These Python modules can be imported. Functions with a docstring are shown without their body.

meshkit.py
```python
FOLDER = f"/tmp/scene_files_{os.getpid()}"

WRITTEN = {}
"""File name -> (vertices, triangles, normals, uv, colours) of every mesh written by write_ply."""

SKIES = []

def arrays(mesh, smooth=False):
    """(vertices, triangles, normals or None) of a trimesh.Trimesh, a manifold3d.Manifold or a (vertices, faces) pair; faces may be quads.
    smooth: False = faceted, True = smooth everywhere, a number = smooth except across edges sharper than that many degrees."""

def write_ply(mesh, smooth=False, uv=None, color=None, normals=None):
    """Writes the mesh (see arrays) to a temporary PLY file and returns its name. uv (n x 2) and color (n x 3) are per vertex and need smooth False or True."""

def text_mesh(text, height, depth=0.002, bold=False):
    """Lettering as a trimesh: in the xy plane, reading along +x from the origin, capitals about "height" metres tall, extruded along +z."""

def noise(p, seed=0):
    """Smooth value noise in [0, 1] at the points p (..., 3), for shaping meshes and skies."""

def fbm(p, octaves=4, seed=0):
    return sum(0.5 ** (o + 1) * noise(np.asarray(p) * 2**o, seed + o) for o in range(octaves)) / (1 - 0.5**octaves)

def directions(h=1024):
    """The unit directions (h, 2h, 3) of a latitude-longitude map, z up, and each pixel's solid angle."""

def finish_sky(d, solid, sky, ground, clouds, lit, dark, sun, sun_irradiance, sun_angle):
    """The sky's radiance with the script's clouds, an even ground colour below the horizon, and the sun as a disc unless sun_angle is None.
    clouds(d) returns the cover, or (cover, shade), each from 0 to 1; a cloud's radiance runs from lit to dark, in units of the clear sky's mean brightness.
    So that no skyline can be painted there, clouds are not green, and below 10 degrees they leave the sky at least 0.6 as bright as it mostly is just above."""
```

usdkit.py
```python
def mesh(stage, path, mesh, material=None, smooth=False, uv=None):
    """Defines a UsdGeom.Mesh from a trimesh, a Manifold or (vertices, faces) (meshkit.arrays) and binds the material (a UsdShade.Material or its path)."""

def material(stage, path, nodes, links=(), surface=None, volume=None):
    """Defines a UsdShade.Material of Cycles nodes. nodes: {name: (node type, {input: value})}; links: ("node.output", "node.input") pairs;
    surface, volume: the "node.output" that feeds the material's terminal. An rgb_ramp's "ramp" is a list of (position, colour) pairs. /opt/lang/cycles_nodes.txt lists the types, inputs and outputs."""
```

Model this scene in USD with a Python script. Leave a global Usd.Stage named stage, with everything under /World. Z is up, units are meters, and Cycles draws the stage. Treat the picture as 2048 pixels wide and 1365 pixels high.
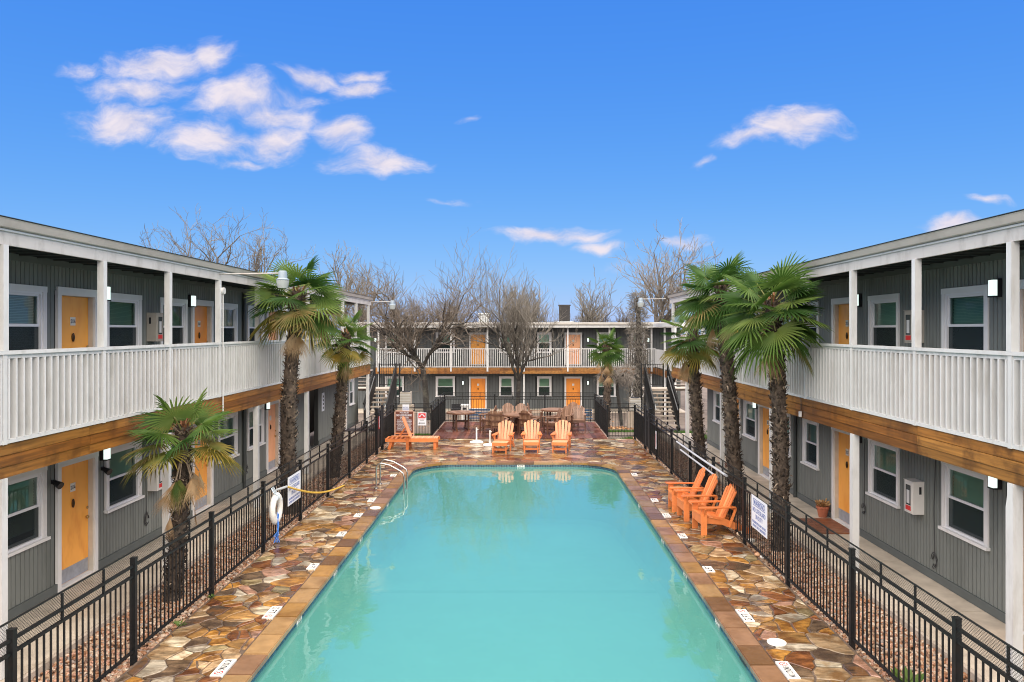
import math, random
import numpy as np
import trimesh
import shapely
from shapely.geometry import Polygon, box as sbox, Point
from shapely.ops import triangulate
from scipy.spatial import Voronoi
import usdkit, meshkit
from pxr import Usd, UsdGeom, UsdLux, UsdShade, Sdf, Gf, Vt

stage = Usd.Stage.CreateInMemory()
UsdGeom.SetStageUpAxis(stage, 'Z')
UsdGeom.SetStageMetersPerUnit(stage, 1.0)
UsdGeom.Xform.Define(stage, '/World')
UsdGeom.Scope.Define(stage, '/World/Looks')

# ---------------------------------------------------------------- camera
F_PX, CX, CY, CAM_Z = 1515.0, 1043.0, 661.0, 4.2      # lens in pixels of a 2048 x 1365 frame
cam = UsdGeom.Camera.Define(stage, '/World/camera')
cam.CreateHorizontalApertureAttr(36.0)
cam.CreateVerticalApertureAttr(36.0 * 1365 / 2048)
cam.CreateFocalLengthAttr(36.0 * F_PX / 2048)
cam.CreateHorizontalApertureOffsetAttr(-(CX - 1024) / 2048 * 36)
cam.CreateVerticalApertureOffsetAttr((CY - 682.5) / 2048 * 36)
cam.CreateClippingRangeAttr(Gf.Vec2f(0.1, 5000))
cam.AddTranslateOp().Set(Gf.Vec3d(0, 0, CAM_Z))
cam.AddRotateXOp().Set(90.0)
EXPOSURE = 1.9
cam.CreateExposureAttr(EXPOSURE)

# ---------------------------------------------------------------- sun and sky
SUN_DIR = np.array([-0.02, -0.42, 0.90]); SUN_DIR = SUN_DIR / np.linalg.norm(SUN_DIR)
SUN_ELEV = math.asin(SUN_DIR[2]); SUN_ROT = math.atan2(SUN_DIR[0], SUN_DIR[1])
sun = UsdLux.DistantLight.Define(stage, '/World/sun')
sun.CreateNormalizeAttr(True)
sun.CreateIntensityAttr(0.76)
sun.CreateAngleAttr(120.0)
sun.CreateColorAttr(Gf.Vec3f(1.0, 0.90, 0.755))
_z = SUN_DIR; _x = np.cross([0, 0, 1.0], _z); _x /= np.linalg.norm(_x); _y = np.cross(_z, _x)
sun.AddTransformOp().Set(Gf.Matrix4d(*[float(v) for r in (_x, _y, _z) for v in (*r, 0)], 0, 0, 0, 1))

SKY_STRENGTH = 0.08
SKY_GAIN = 1.0 / (SKY_STRENGTH * 2 ** EXPOSURE)   # the sky texture graded to the deep blue of the photograph
# clouds: azimuth and height as slopes (x/y, z/y) of the direction, half sizes, density
CLOUDS = [(334, 121, 125, 36, 1.0), (425, 112, 48, 36, 1.0), (158, 128, 52, 20, .55), (285, 173, 120, 26, .92), (248, 236, 112, 38, 1.05), (470, 198, 105, 40, .95),
          (541, 226, 95, 28, .9), (431, 276, 115, 36, .95), (552, 272, 80, 46, .92), (618, 150, 66, 22, .95), (722, 137, 60, 16, .95), (712, 165, 70, 24, .95), (683, 257, 54, 32, 1.05),
          (760, 321, 95, 27, 1.0), (590, 192, 70, 16, .6), (1575, 262, 105, 34, 1.1), (1610, 248, 55, 34, 1.0), (1500, 285, 70, 18, .9), (1409, 320, 32, 12, .6), (1089, 477, 105, 19, 1.0),
          (1165, 482, 60, 12, .75), (1203, 504, 55, 12, .75), (1356, 481, 66, 14, .8), (1905, 450, 85, 22, 1.0), (1251, 538, 40, 14, .5), (886, 409, 60, 10, .55), (1978, 397, 44, 9, .6), (944, 244, 26, 8, .5), (480, 318, 80, 12, .6)]
nodes = {"geo": ("geometry", {}), "sep": ("separate_xyz", {}), "ymax": ("math", {"math_type": "maximum", "value2": 0.02}),
         "u": ("math", {"math_type": "divide"}), "v": ("math", {"math_type": "divide"}), "uv": ("combine_xyz", {"z": 0.0}),
         "wn": ("noise_texture", {"scale": 9.0, "detail": 3.0, "roughness": 0.5}), "wsub": ("vector_math", {"math_type": "subtract", "vector2": (.5, .5, .5)}),
         "wsc": ("vector_math", {"math_type": "scale", "scale": 0.075}), "wadd": ("vector_math", {"math_type": "add"}),
         "fn": ("noise_texture", {"scale": 15.0, "detail": 9.0, "roughness": 0.62}), "fnv": ("mapping", {"scale": (1.0, 2.0, 1.0)}),
         "sky": ("sky_texture", {"sky_type": "single_scattering", "sun_disc": False, "sun_elevation": SUN_ELEV, "sun_rotation": SUN_ROT, "altitude": 200.0, "air_density": 1.0, "aerosol_density": 0.35, "ozone_density": 3.0}),
         "ss": ("separate_color", {"color_type": "rgb"}), "pr": ("math", {"math_type": "power", "value2": 1.107}), "pg": ("math", {"math_type": "power", "value2": 0.648}), "pb": ("math", {"math_type": "power", "value2": 0.18}),
         "cc": ("combine_color", {"color_type": "rgb"}), "grade": ("vector_math", {"math_type": "multiply", "vector2": tuple(SKY_GAIN * c for c in (0.053, 0.17, 0.687))}),
         # denser unseen cloud added over the rest of the sky to whiten ambient light
         "zmax": ("math", {"math_type": "maximum", "value2": 0.06}), "ox": ("math", {"math_type": "divide"}), "oy": ("math", {"math_type": "divide"}), "ov": ("combine_xyz", {"z": 0.37}),
         "on": ("noise_texture", {"scale": 1.15, "detail": 8.0, "roughness": 0.55, "distortion": 0.3}), "oc": ("map_range", {"range_type": "smoothstep", "from_min": 0.36, "from_max": 0.54, "to_min": 0.0, "to_max": 0.93, "clamp": True}),
         "oe": ("map_range", {"range_type": "smoothstep", "from_min": 0.47, "from_max": 0.62, "to_min": 0.0, "to_max": 1.0, "clamp": True}), "oback": ("map_range", {"range_type": "smoothstep", "from_min": 0.05, "from_max": -0.35, "to_min": 0.0, "to_max": 1.0, "clamp": True}),
         "olow": ("map_range", {"range_type": "smoothstep", "from_min": 0.05, "from_max": 0.2, "to_min": 0.0, "to_max": 1.0, "clamp": True}),
         "om": ("math", {"math_type": "maximum"}), "om2": ("math", {"math_type": "multiply"}), "of": ("math", {"math_type": "multiply"}), "call": ("math", {"math_type": "maximum", "use_clamp": True}),
         "front": ("math", {"math_type": "greater_than", "value2": 0.05}),
         "bg": ("background_shader", {"strength": SKY_STRENGTH})}
links = [("geo.position", "sep.vector"), ("sep.y", "ymax.value1"), ("sep.x", "u.value1"), ("ymax.value", "u.value2"), ("sep.z", "v.value1"), ("ymax.value", "v.value2"),
         ("u.value", "uv.x"), ("v.value", "uv.y"), ("uv.vector", "wn.vector"), ("wn.color", "wsub.vector1"), ("wsub.vector", "wsc.vector1"), ("uv.vector", "wadd.vector1"), ("wsc.vector", "wadd.vector2"),
         ("wadd.vector", "fnv.vector"), ("fnv.vector", "fn.vector"), ("sky.color", "ss.color"), ("ss.r", "pr.value1"), ("ss.g", "pg.value1"), ("ss.b", "pb.value1"), ("pr.value", "cc.r"), ("pg.value", "cc.g"), ("pb.value", "cc.b"), ("cc.color", "grade.vector1"),
         ("sep.z", "zmax.value1"), ("sep.x", "ox.value1"), ("zmax.value", "ox.value2"), ("sep.y", "oy.value1"), ("zmax.value", "oy.value2"), ("ox.value", "ov.x"), ("oy.value", "ov.y"), ("ov.vector", "on.vector"), ("on.fac", "oc.value"),
         ("sep.z", "oe.value"), ("sep.y", "oback.value"), ("sep.z", "olow.value"), ("oe.result", "om.value1"), ("oback.result", "om.value2"), ("om.value", "om2.value1"), ("olow.result", "om2.value2"), ("oc.result", "of.value1"), ("om2.value", "of.value2"),
         ("sep.y", "front.value1")]
prev = None
for i, (px, py, rx, ry, dens) in enumerate(CLOUDS):
    cu, cv, ru, rv = (px - CX) / F_PX, (CY - py) / F_PX, 1.35 * rx / F_PX, 1.45 * ry / F_PX
    nodes[f"m{i}"] = ("mapping", {"scale": (1 / ru, 1 / rv, 1.0), "location": (-cu / ru, -cv / rv, 0.0)})
    nodes[f"g{i}"] = ("gradient_texture", {"gradient_type": "spherical"})
    nodes[f"d{i}"] = ("math", {"math_type": "multiply", "value2": dens})
    links += [("wadd.vector", f"m{i}.vector"), (f"m{i}.vector", f"g{i}.vector"), (f"g{i}.fac", f"d{i}.value1")]
    if prev is None:
        prev = f"d{i}.value"
    else:
        nodes[f"x{i}"] = ("math", {"math_type": "maximum"})
        links += [(prev, f"x{i}.value1"), (f"d{i}.value", f"x{i}.value2")]
        prev = f"x{i}.value"
nodes["amp"] = ("math", {"math_type": "multiply_add", "value2": 1.55, "value3": -0.80})
nodes["sum"] = ("math", {"math_type": "add"})
nodes["cov"] = ("map_range", {"range_type": "smoothstep", "from_min": 0.06, "from_max": 0.92, "to_min": 0.0, "to_max": 0.97, "clamp": True})
nodes["gate"] = ("map_range", {"from_min": 0.02, "from_max": 0.12, "to_min": 0.0, "to_max": 1.0, "clamp": True})
nodes["covg"] = ("math", {"math_type": "multiply"})
nodes["covf"] = ("math", {"math_type": "multiply", "use_clamp": True})
nodes["mix"] = ("mix", {"mix_type": "mix", })
nodes["shade"] = ("rgb_ramp", {"ramp": [(0.30, tuple(SKY_GAIN * c for c in (0.62, 0.62, 0.80))), (0.62, tuple(SKY_GAIN * c for c in (0.90, 0.82, 0.88)))]})
links += [("fn.fac", "shade.fac"), ("shade.color", "mix.color2")]
links += [("fn.fac", "amp.value1"), (prev, "sum.value1"), ("amp.value", "sum.value2"), ("sum.value", "cov.value"), (prev, "gate.value"), ("cov.result", "covg.value1"), ("gate.result", "covg.value2"),
          ("covg.value", "covf.value1"), ("front.value", "covf.value2"), ("covf.value", "call.value1"), ("of.value", "call.value2"), ("call.value", "mix.fac"), ("grade.vector", "mix.color1"), ("mix.color", "bg.color")]
usdkit.material(stage, '/World/Looks/sky_material', nodes, links, surface="bg.background")
dome = UsdLux.DomeLight.Define(stage, '/World/sky')
dome.GetPrim().SetCustomDataByKey('kind', 'structure')
UsdShade.MaterialBindingAPI.Apply(dome.GetPrim()).Bind(UsdShade.Material.Get(stage, '/World/Looks/sky_material'))

# ---------------------------------------------------------------- helpers
rnd = random.Random(7)
nrg = np.random.default_rng(7)
_used = {}
def numbered(parent, name):
    k = _used.get((parent, name), 0)
    _used[(parent, name)] = k + 1
    return name if k == 0 else f"{name}_{k:03d}"

class Node:
    def __init__(self, path, off): self.path, self.off = path, np.asarray(off, float)
    @property
    def prim(self): return stage.GetPrimAtPath(self.path)

def tag(n, label=None, cat=None, group=None, kind=None):
    p = n.prim
    for k, v in (('label', label), ('category', cat), ('group', group), ('kind', kind)):
        if v: p.SetCustomDataByKey(k, v)
    return n

def thing(name, label=None, cat=None, loc=(0, 0, 0), rotz=0.0, group=None, kind=None, local=False):
    """A top-level Xform at the thing's base. local: its meshes are given in its own frame, else in world coordinates."""
    path = '/World/' + numbered('/World', name)
    x = UsdGeom.Xform.Define(stage, path)
    x.AddTranslateOp().Set(Gf.Vec3d(*map(float, loc)))
    if rotz: x.AddRotateZOp().Set(float(math.degrees(rotz)))
    return tag(Node(path, (0, 0, 0) if local else loc), label, cat, group, kind)

def copy_of(src, loc, rotz=0.0, label=None, group=None):
    base = src.path.split('/')[-1]
    path = '/World/' + numbered('/World', base)
    x = UsdGeom.Xform.Define(stage, path)
    x.GetPrim().GetReferences().AddInternalReference(src.path)
    x.GetPrim().SetInstanceable(True)
    x.ClearXformOpOrder()
    x.AddTranslateOp().Set(Gf.Vec3d(*map(float, loc)))
    x.AddRotateZOp().Set(float(math.degrees(rotz)))
    return tag(Node(path, (0, 0, 0)), label, None, group)

def group_part(parent, name):
    path = parent.path + '/' + numbered(parent.path, name)
    UsdGeom.Xform.Define(stage, path)
    return Node(path, parent.off)

class MB:
    """Collects shapes into one mesh."""
    def __init__(self): self.v, self.f, self.n = [], [], 0
    def add(self, v, f):
        v = np.asarray(v, float); f = np.asarray(f, int)
        if f.ndim == 2 and f.shape[1] == 4: f = np.vstack([f[:, [0, 1, 2]], f[:, [0, 2, 3]]])
        self.v.append(v); self.f.append(f + self.n); self.n += len(v); return self
    def mesh(self, m, M=None):
        v = np.asarray(m.vertices)
        if M is not None: v = v @ np.asarray(M)[:3, :3].T + np.asarray(M)[:3, 3]
        return self.add(v, m.faces)
    def box(self, x0, x1, y0, y1, z0, z1, fr=None):
        v = np.array([[x, y, z] for x in (x0, x1) for y in (y0, y1) for z in (z0, z1)], float)
        if fr is not None: v = fr(v)
        f = BOXF if (fr is None or not fr.flip) else BOXF[:, ::-1]
        return self.add(v, f)
    def bar(self, p, q, w, h, up=(0, 0, 1)):
        """A rectangular bar from p to q, w wide, h high."""
        p, q = np.asarray(p, float), np.asarray(q, float)
        d = q - p; d /= np.linalg.norm(d)
        s = np.cross(d, up); s /= np.linalg.norm(s); u = np.cross(s, d)
        v = np.array([e + a * s * w / 2 + b * u * h / 2 for e in (p, q) for a in (-1, 1) for b in (-1, 1)])
        return self.add(v, BOXF[:, ::-1])
    def tube(self, pts, r, k=8, caps=True):
        pts = np.asarray(pts, float); n = len(pts)
        r = np.broadcast_to(np.asarray(r, float), (n,))
        t = np.gradient(pts, axis=0); t /= np.maximum(np.linalg.norm(t, axis=1, keepdims=True), 1e-9)
        a = np.array([0, 0, 1.0]) if abs(t[0, 2]) < .9 else np.array([1.0, 0, 0])
        rings, u = [], np.cross(t[0], a)
        for i in range(n):
            u = u - t[i] * (u @ t[i]); u /= np.linalg.norm(u); w = np.cross(t[i], u)
            ang = np.arange(k) * 2 * math.pi / k
            rings.append(pts[i] + r[i] * (np.cos(ang)[:, None] * u + np.sin(ang)[:, None] * w))
        v = np.vstack(rings); f = []
        for i in range(n - 1):
            for j in range(k):
                a0, a1, b0, b1 = i * k + j, i * k + (j + 1) % k, (i + 1) * k + j, (i + 1) * k + (j + 1) % k
                f += [[a0, a1, b1], [a0, b1, b0]]
        if caps:
            f += [[0, j + 1, j] for j in range(1, k - 1)] + [[(n - 1) * k, (n - 1) * k + j, (n - 1) * k + j + 1] for j in range(1, k - 1)]
        return self.add(v, f)
    def lathe(self, prof, c=(0, 0, 0), k=24):
        prof = np.asarray(prof, float); n = len(prof); ang = np.arange(k) * 2 * math.pi / k
        v = np.vstack([np.stack([p[0] * np.cos(ang), p[0] * np.sin(ang), np.full(k, p[1])], 1) for p in prof]) + np.asarray(c, float)
        f = []
        for i in range(n - 1):
            for j in range(k):
                a0, a1, b0, b1 = i * k + j, i * k + (j + 1) % k, (i + 1) * k + j, (i + 1) * k + (j + 1) % k
                f += [[a0, a1, b1], [a0, b1, b0]]
        return self.add(v, f)
    def prism(self, poly, t, M):
        """poly: 2D outline (counter-clockwise) extruded by t along its normal, then moved by the 4x4 matrix M."""
        m = trimesh.creation.extrude_polygon(Polygon(poly) if not isinstance(poly, Polygon) else poly, t, engine='earcut')
        return self.mesh(m, M)
    def move(self, d):
        self.v = [v + np.asarray(d, float) for v in self.v]; return self
    def apply(self, R, d=(0, 0, 0)):
        self.v = [v @ np.asarray(R).T + np.asarray(d, float) for v in self.v]; return self
    def build(self, name, material, parent=None, smooth=False, kind=None, label=None, top=None):
        v, f = np.vstack(self.v), np.vstack(self.f)
        if parent is None:
            path = '/World/' + numbered('/World', name); off = np.zeros(3)
        else:
            path = parent.path + '/' + numbered(parent.path, name); off = parent.off
        usdkit.mesh(stage, path, (v - off, f), material, smooth)
        n = Node(path, off)
        return tag(n, label, None, None, kind)

BOXF = np.array([[0, 1, 3], [0, 3, 2], [4, 6, 7], [4, 7, 5], [0, 4, 5], [0, 5, 1], [2, 3, 7], [2, 7, 6], [0, 2, 6], [0, 6, 4], [1, 5, 7], [1, 7, 3]])

class Frame:
    """Local coordinates (along a wall, out of the wall, up) to world."""
    def __init__(self, o, a, n):
        self.o, self.a, self.n = (np.array([*x[:2], x[2] if len(x) > 2 else 0.0]) for x in (o, a, n))
        self.flip = np.cross(self.a, self.n)[2] < 0
    def __call__(self, v): return self.o + v[:, :1] * self.a + v[:, 1:2] * self.n + v[:, 2:] * np.array([0, 0, 1.0])

def mat4(xa, ya, za, o):
    M = np.eye(4); M[:3, 0], M[:3, 1], M[:3, 2], M[:3, 3] = xa, ya, za, o; return M
def wpt(px, py, Y): return np.array([(px - CX) / F_PX * Y, Y, CAM_Z + (CY - py) / F_PX * Y])

# ---------------------------------------------------------------- materials
_mats = {}
def pm(name, col, rough=.55, var=.18, scale=6.0, stretch=(1, 1, 1), bump=0.0, bscale=None, metallic=0.0, spec=.5, dirt=None, dirt_scale=1.2, dirt_amt=.5, wet=None, coat=0.0, detail=5.0, each=0.0, dirt_lo=.5, sharp=.22, streak=None):
    """A procedural surface: a colour that varies by noise, optional patches of a second colour, grain relief, patchy gloss."""
    c = np.asarray(col, float)
    nodes = {"g": ("geometry", {}), "m": ("mapping", {"scale": tuple(map(float, stretch))}), "n": ("noise_texture", {"scale": float(scale), "detail": detail, "roughness": .6}),
             "r": ("rgb_ramp", {"ramp": [(.5 - sharp, tuple(c * (1 - var))), (.5 + sharp, tuple(np.minimum(c * (1 + var), .95)))]}),
             "p": ("principled_bsdf", {"roughness": float(rough), "metallic": float(metallic), "specular_ior_level": float(spec), "coat_weight": float(coat)})}
    links = [("m.vector", "n.vector"), ("n.fac", "r.fac")]
    out = "r.color"
    if each:      # every piece has its own stretch of grain and its own tone
        nodes |= {"oi": ("object_info", {}), "o1": ("math", {"math_type": "multiply", "value2": 37.0}), "o2": ("math", {"math_type": "multiply", "value2": 91.7}), "o3": ("combine_xyz", {"z": 0.0}), "o4": ("vector_math", {"math_type": "add"}),
                  "ov": ("map_range", {"from_min": 0.0, "from_max": 1.0, "to_min": 1.0 - each, "to_max": 1.0 + each}), "oh": ("hsv", {"hue": .5, "saturation": 1.0, "fac": 1.0})}
        links += [("oi.random", "o1.value1"), ("oi.random", "o2.value1"), ("o1.value", "o3.x"), ("o2.value", "o3.y"), ("g.position", "o4.vector1"), ("o3.vector", "o4.vector2"), ("o4.vector", "m.vector"), ("oi.random", "ov.value"), ("ov.result", "oh.value"), (out, "oh.color")]
        out = "oh.color"
    else: links.append(("g.position", "m.vector"))
    if dirt is not None:
        nodes["dn"] = ("noise_texture", {"scale": float(dirt_scale), "detail": 6.0, "roughness": .65})
        nodes["dr"] = ("map_range", {"from_min": float(dirt_lo), "from_max": float(dirt_lo) + .16, "to_min": 0.0, "to_max": float(dirt_amt), "clamp": True})
        nodes["dm"] = ("mix", {"color2": tuple(map(float, dirt))})
        if streak:
            nodes["dmap"] = ("mapping", {"scale": tuple(map(float, streak))}); links += [("g.position", "dmap.vector"), ("dmap.vector", "dn.vector")]
        else: links.append(("g.position", "dn.vector"))
        links += [("dn.fac", "dr.value"), ("dr.result", "dm.fac"), (out, "dm.color1")]
        out = "dm.color"
    links.append((out, "p.base_color"))
    if wet is not None:
        nodes["wn"] = ("noise_texture", {"scale": .9, "detail": 4.0, "roughness": .6})
        nodes["wr"] = ("map_range", {"from_min": .4, "from_max": .6, "to_min": float(wet), "to_max": float(rough), "clamp": True})
        links += [("g.position", "wn.vector"), ("wn.fac", "wr.value"), ("wr.result", "p.roughness")]
    if bump:
        nodes["bn"] = ("noise_texture", {"scale": float(bscale or scale * 3), "detail": 5.0, "roughness": .6})
        nodes["b"] = ("bump", {"strength": float(bump), "distance": .02})
        links += [("m.vector", "bn.vector"), ("bn.fac", "b.height"), ("b.normal", "p.normal")]
    m = usdkit.material(stage, '/World/Looks/' + name, nodes, links, surface="p.BSDF")
    _mats[name] = m
    return m
def plain(name, col, rough=.5, metallic=0.0, emit=None, strength=0.0, spec=.5):
    ins = {"base_color": tuple(map(float, col)), "roughness": float(rough), "metallic": float(metallic), "specular_ior_level": float(spec)}
    if emit is not None: ins |= {"emission_color": tuple(map(float, emit)), "emission_strength": float(strength)}
    return usdkit.material(stage, '/World/Looks/' + name, {"p": ("principled_bsdf", ins)}, [], surface="p.BSDF")
def pane_mat(name, tint, rough=.02, ior=1.5, gloss=(1, 1, 1)):
    return usdkit.material(stage, '/World/Looks/' + name, {"t": ("transparent_bsdf", {"color": tint}), "g": ("glossy_bsdf", {"color": gloss, "roughness": rough}), "f": ("fresnel", {"IOR": ior}), "mx": ("mix_closure", {})},
                           [("f.fac", "mx.fac"), ("t.BSDF", "mx.closure1"), ("g.BSDF", "mx.closure2")], surface="mx.closure")
def leaf_mat(name, col, col2, trans=.3, rough=.58, scale=2.5):
    c, c2 = tuple(map(float, col)), tuple(map(float, col2))
    return usdkit.material(stage, '/World/Looks/' + name, {"g": ("geometry", {}), "n": ("noise_texture", {"scale": float(scale), "detail": 4.0}), "r": ("rgb_ramp", {"ramp": [(.35, c), (.65, c2)]}),
        "p": ("principled_bsdf", {"roughness": rough, "specular_ior_level": .25}), "t": ("translucent_bsdf", {}), "mx": ("mix_closure", {"fac": trans})},
        [("g.position", "n.vector"), ("n.fac", "r.fac"), ("r.color", "p.base_color"), ("r.color", "t.color"), ("p.BSDF", "mx.closure1"), ("t.BSDF", "mx.closure2")], surface="mx.closure")

M_white = pm('white_paint', (.56, .565, .56), .5, .06, 3, bump=.04, bscale=30, dirt=(.36, .345, .315), dirt_scale=3.0, dirt_amt=.5, streak=(1.6, 1.6, .35), dirt_lo=.52, each=.05)
M_trim = pm('trim_paint', (.66, .65, .645), .45, .04, 3, dirt=(.5, .48, .46), dirt_scale=2.0, dirt_amt=.2)
M_vinyl = plain('window_vinyl', (.68, .68, .70), .35)
M_siding = pm('grey_siding', (.150, .163, .153), .6, .12, 2.5, stretch=(1, 1, .25), bump=.12, bscale=40, dirt=(.095, .107, .098), dirt_scale=2.2, dirt_amt=.6, streak=(1.2, 1.2, .3), each=.07)
M_groove_shade = plain('groove_shade_core', (.03, .032, .032), .8)  # shade of the siding grooves painted in as a dark core colour
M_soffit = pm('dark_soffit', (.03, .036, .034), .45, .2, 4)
M_cedar = [pm(f'cedar_plank_{c}', col, .38, .55, 3.4, stretch=(2.2, .30, 8.0), bump=.08, bscale=8, dirt=(.07, .025, .006), dirt_scale=2.3, dirt_amt=.7, each=.22) for c, col in (('amber', (.23, .095, .018)), ('brown', (.165, .062, .011)), ('honey', (.27, .12, .025)))]
M_orange = [pm(f'orange_door_{c}', col, .38, .08, 1.2, dirt=tuple(np.array(col) * np.array([.80, .62, .5])), dirt_scale=2.6, dirt_amt=.55, streak=(1.5, 1.5, .5), each=.06) for c, col in (('bright', (.90, .39, .065)), ('deep', (.82, .28, .03)), ('faded', (.84, .40, .20)))]
M_kick = pm('kick_plate', (.36, .38, .42), .4, .2, 9, metallic=.4)
M_jamb = pm('door_jamb', (.52, .47, .40), .5, .12, 5)
M_brass = plain('brass', (.45, .30, .12), .3, .9)
M_black = plain('black_fixture', (.012, .012, .014), .45)
M_fence = pm('black_fence_paint', (.010, .011, .012), .42, .25, 12, dirt=(.03, .021, .015), dirt_scale=5, dirt_amt=.3, spec=.22)
M_meshblk = plain('black_mesh_plastic', (.022, .024, .025), .6, spec=.2)
M_glass = pane_mat('window_glass', (.52, .74, .66), .015, 1.5)
M_glass_clear = pane_mat('clear_glass', (.86, .92, .92), .02, 1.5)
M_screen = usdkit.material(stage, '/World/Looks/insect_screen', {"t": ("transparent_bsdf", {"color": (.68, .70, .69)}), "d": ("diffuse_bsdf", {"color": (.05, .055, .053)}), "mx": ("mix_closure", {"fac": .28})}, [("t.BSDF", "mx.closure1"), ("d.BSDF", "mx.closure2")], surface="mx.closure")
M_blind = plain('window_blind', (.80, .82, .77), .5)
M_curtain = pm('teal_curtain', (.03, .30, .28), .8, .2, 6)
M_room = plain('painted_dark_room', (.035, .04, .04), .9)  # darkness of the rooms is put into this wall colour
M_lamp = plain('lamp_lens', (.8, .9, .85), .3, emit=(.82, 1.0, .93), strength=.27)
M_concrete = pm('sidewalk_concrete', (.50, .43, .345), .55, .18, 3, bump=.08, bscale=50, dirt=(.30, .24, .18), dirt_scale=.7, dirt_amt=.6, wet=.3)
M_curb = pm('concrete_edge', (.40, .34, .28), .8, .18, 5, dirt=(.2, .16, .12), dirt_scale=1.5, dirt_amt=.6)
M_roof = pm('roof_membrane', (.42, .42, .41), .8, .15, 2)
M_fascia = pm('fascia_paint', (.50, .48, .455), .5, .07, 3, stretch=(1, .3, 1), dirt=(.30, .28, .25), dirt_scale=3.0, dirt_amt=.55, streak=(1, 1.3, .6))
M_gutter = pm('gutter_metal', (.40, .375, .34), .4, .10, 3, stretch=(1, .2, 1), dirt=(.25, .23, .2), dirt_scale=.9, dirt_amt=.6)
M_steel = plain('stainless_steel', (.42, .42, .41), .30, 1.0)
M_text = plain('black_print', (.02, .02, .022), .6)
M_red = plain('red_print', (.55, .03, .03), .5)
M_blue = plain('blue_print', (.06, .10, .30), .5)
M_signw = plain('sign_white', (.66, .69, .76), .35)
# ================================================================ ground, paths, pool
M_ground = pm('bare_earth', (.135, .105, .085), .85, .35, 2.2, bump=.3, bscale=12, dirt=(.07, .055, .045), dirt_scale=.9, dirt_amt=.7)
M_gravel_bed = pm('gravel_bed', (.14, .085, .055), .85, .5, 18, bump=.5, bscale=30)
def ground_z(x, y):
    t = np.clip((np.asarray(y, float) - 31.0) / 12.0, 0, 1)
    return -0.16 - 0.86 * t * t * (3 - 2 * t)
xs = np.unique(np.concatenate([[-400, -150, -60, -30], np.arange(-20, -8, 2.0), [-8, -4.5], [3.8, 7.2], np.arange(8, 21, 2.0), [30, 60, 150, 400]]))
ys = np.unique(np.concatenate([[-300, -80, -20, 2.0, 25.2], np.arange(26, 52, 1.0), [55, 60, 80, 150, 400, 900]]))
gv = np.array([[x, y, ground_z(x, y) + (0 if abs(x) < 9 and y < 34 else .10 * (meshkit.noise(np.array([x * .35, y * .35, 0.0]), 3) - .5))] for x in xs for y in ys]); gf = []
for i in range(len(xs) - 1):
    for j in range(len(ys) - 1):
        if xs[i] >= -4.6 and xs[i + 1] <= 3.9 and ys[j] >= 2.0 and ys[j + 1] <= 25.3: continue
        a, b = i * len(ys) + j, (i + 1) * len(ys) + j
        gf.append([a, b, b + 1, a + 1])
tag(MB().add(gv, gf).build('ground', M_ground, smooth=True), 'bare brown earth beyond the deck and around the buildings', 'ground', kind='structure')

WL, WR = -7.45, 6.95          # wall planes of the two wings
RL, RR = -6.27, 5.75          # railing planes
FL, FR = -4.98, 4.42          # fence lines
PL, PR, PY0, PY1 = -3.28, 2.86, 3.0, 24.0   # pool edge
SW = .34                       # coping width
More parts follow.
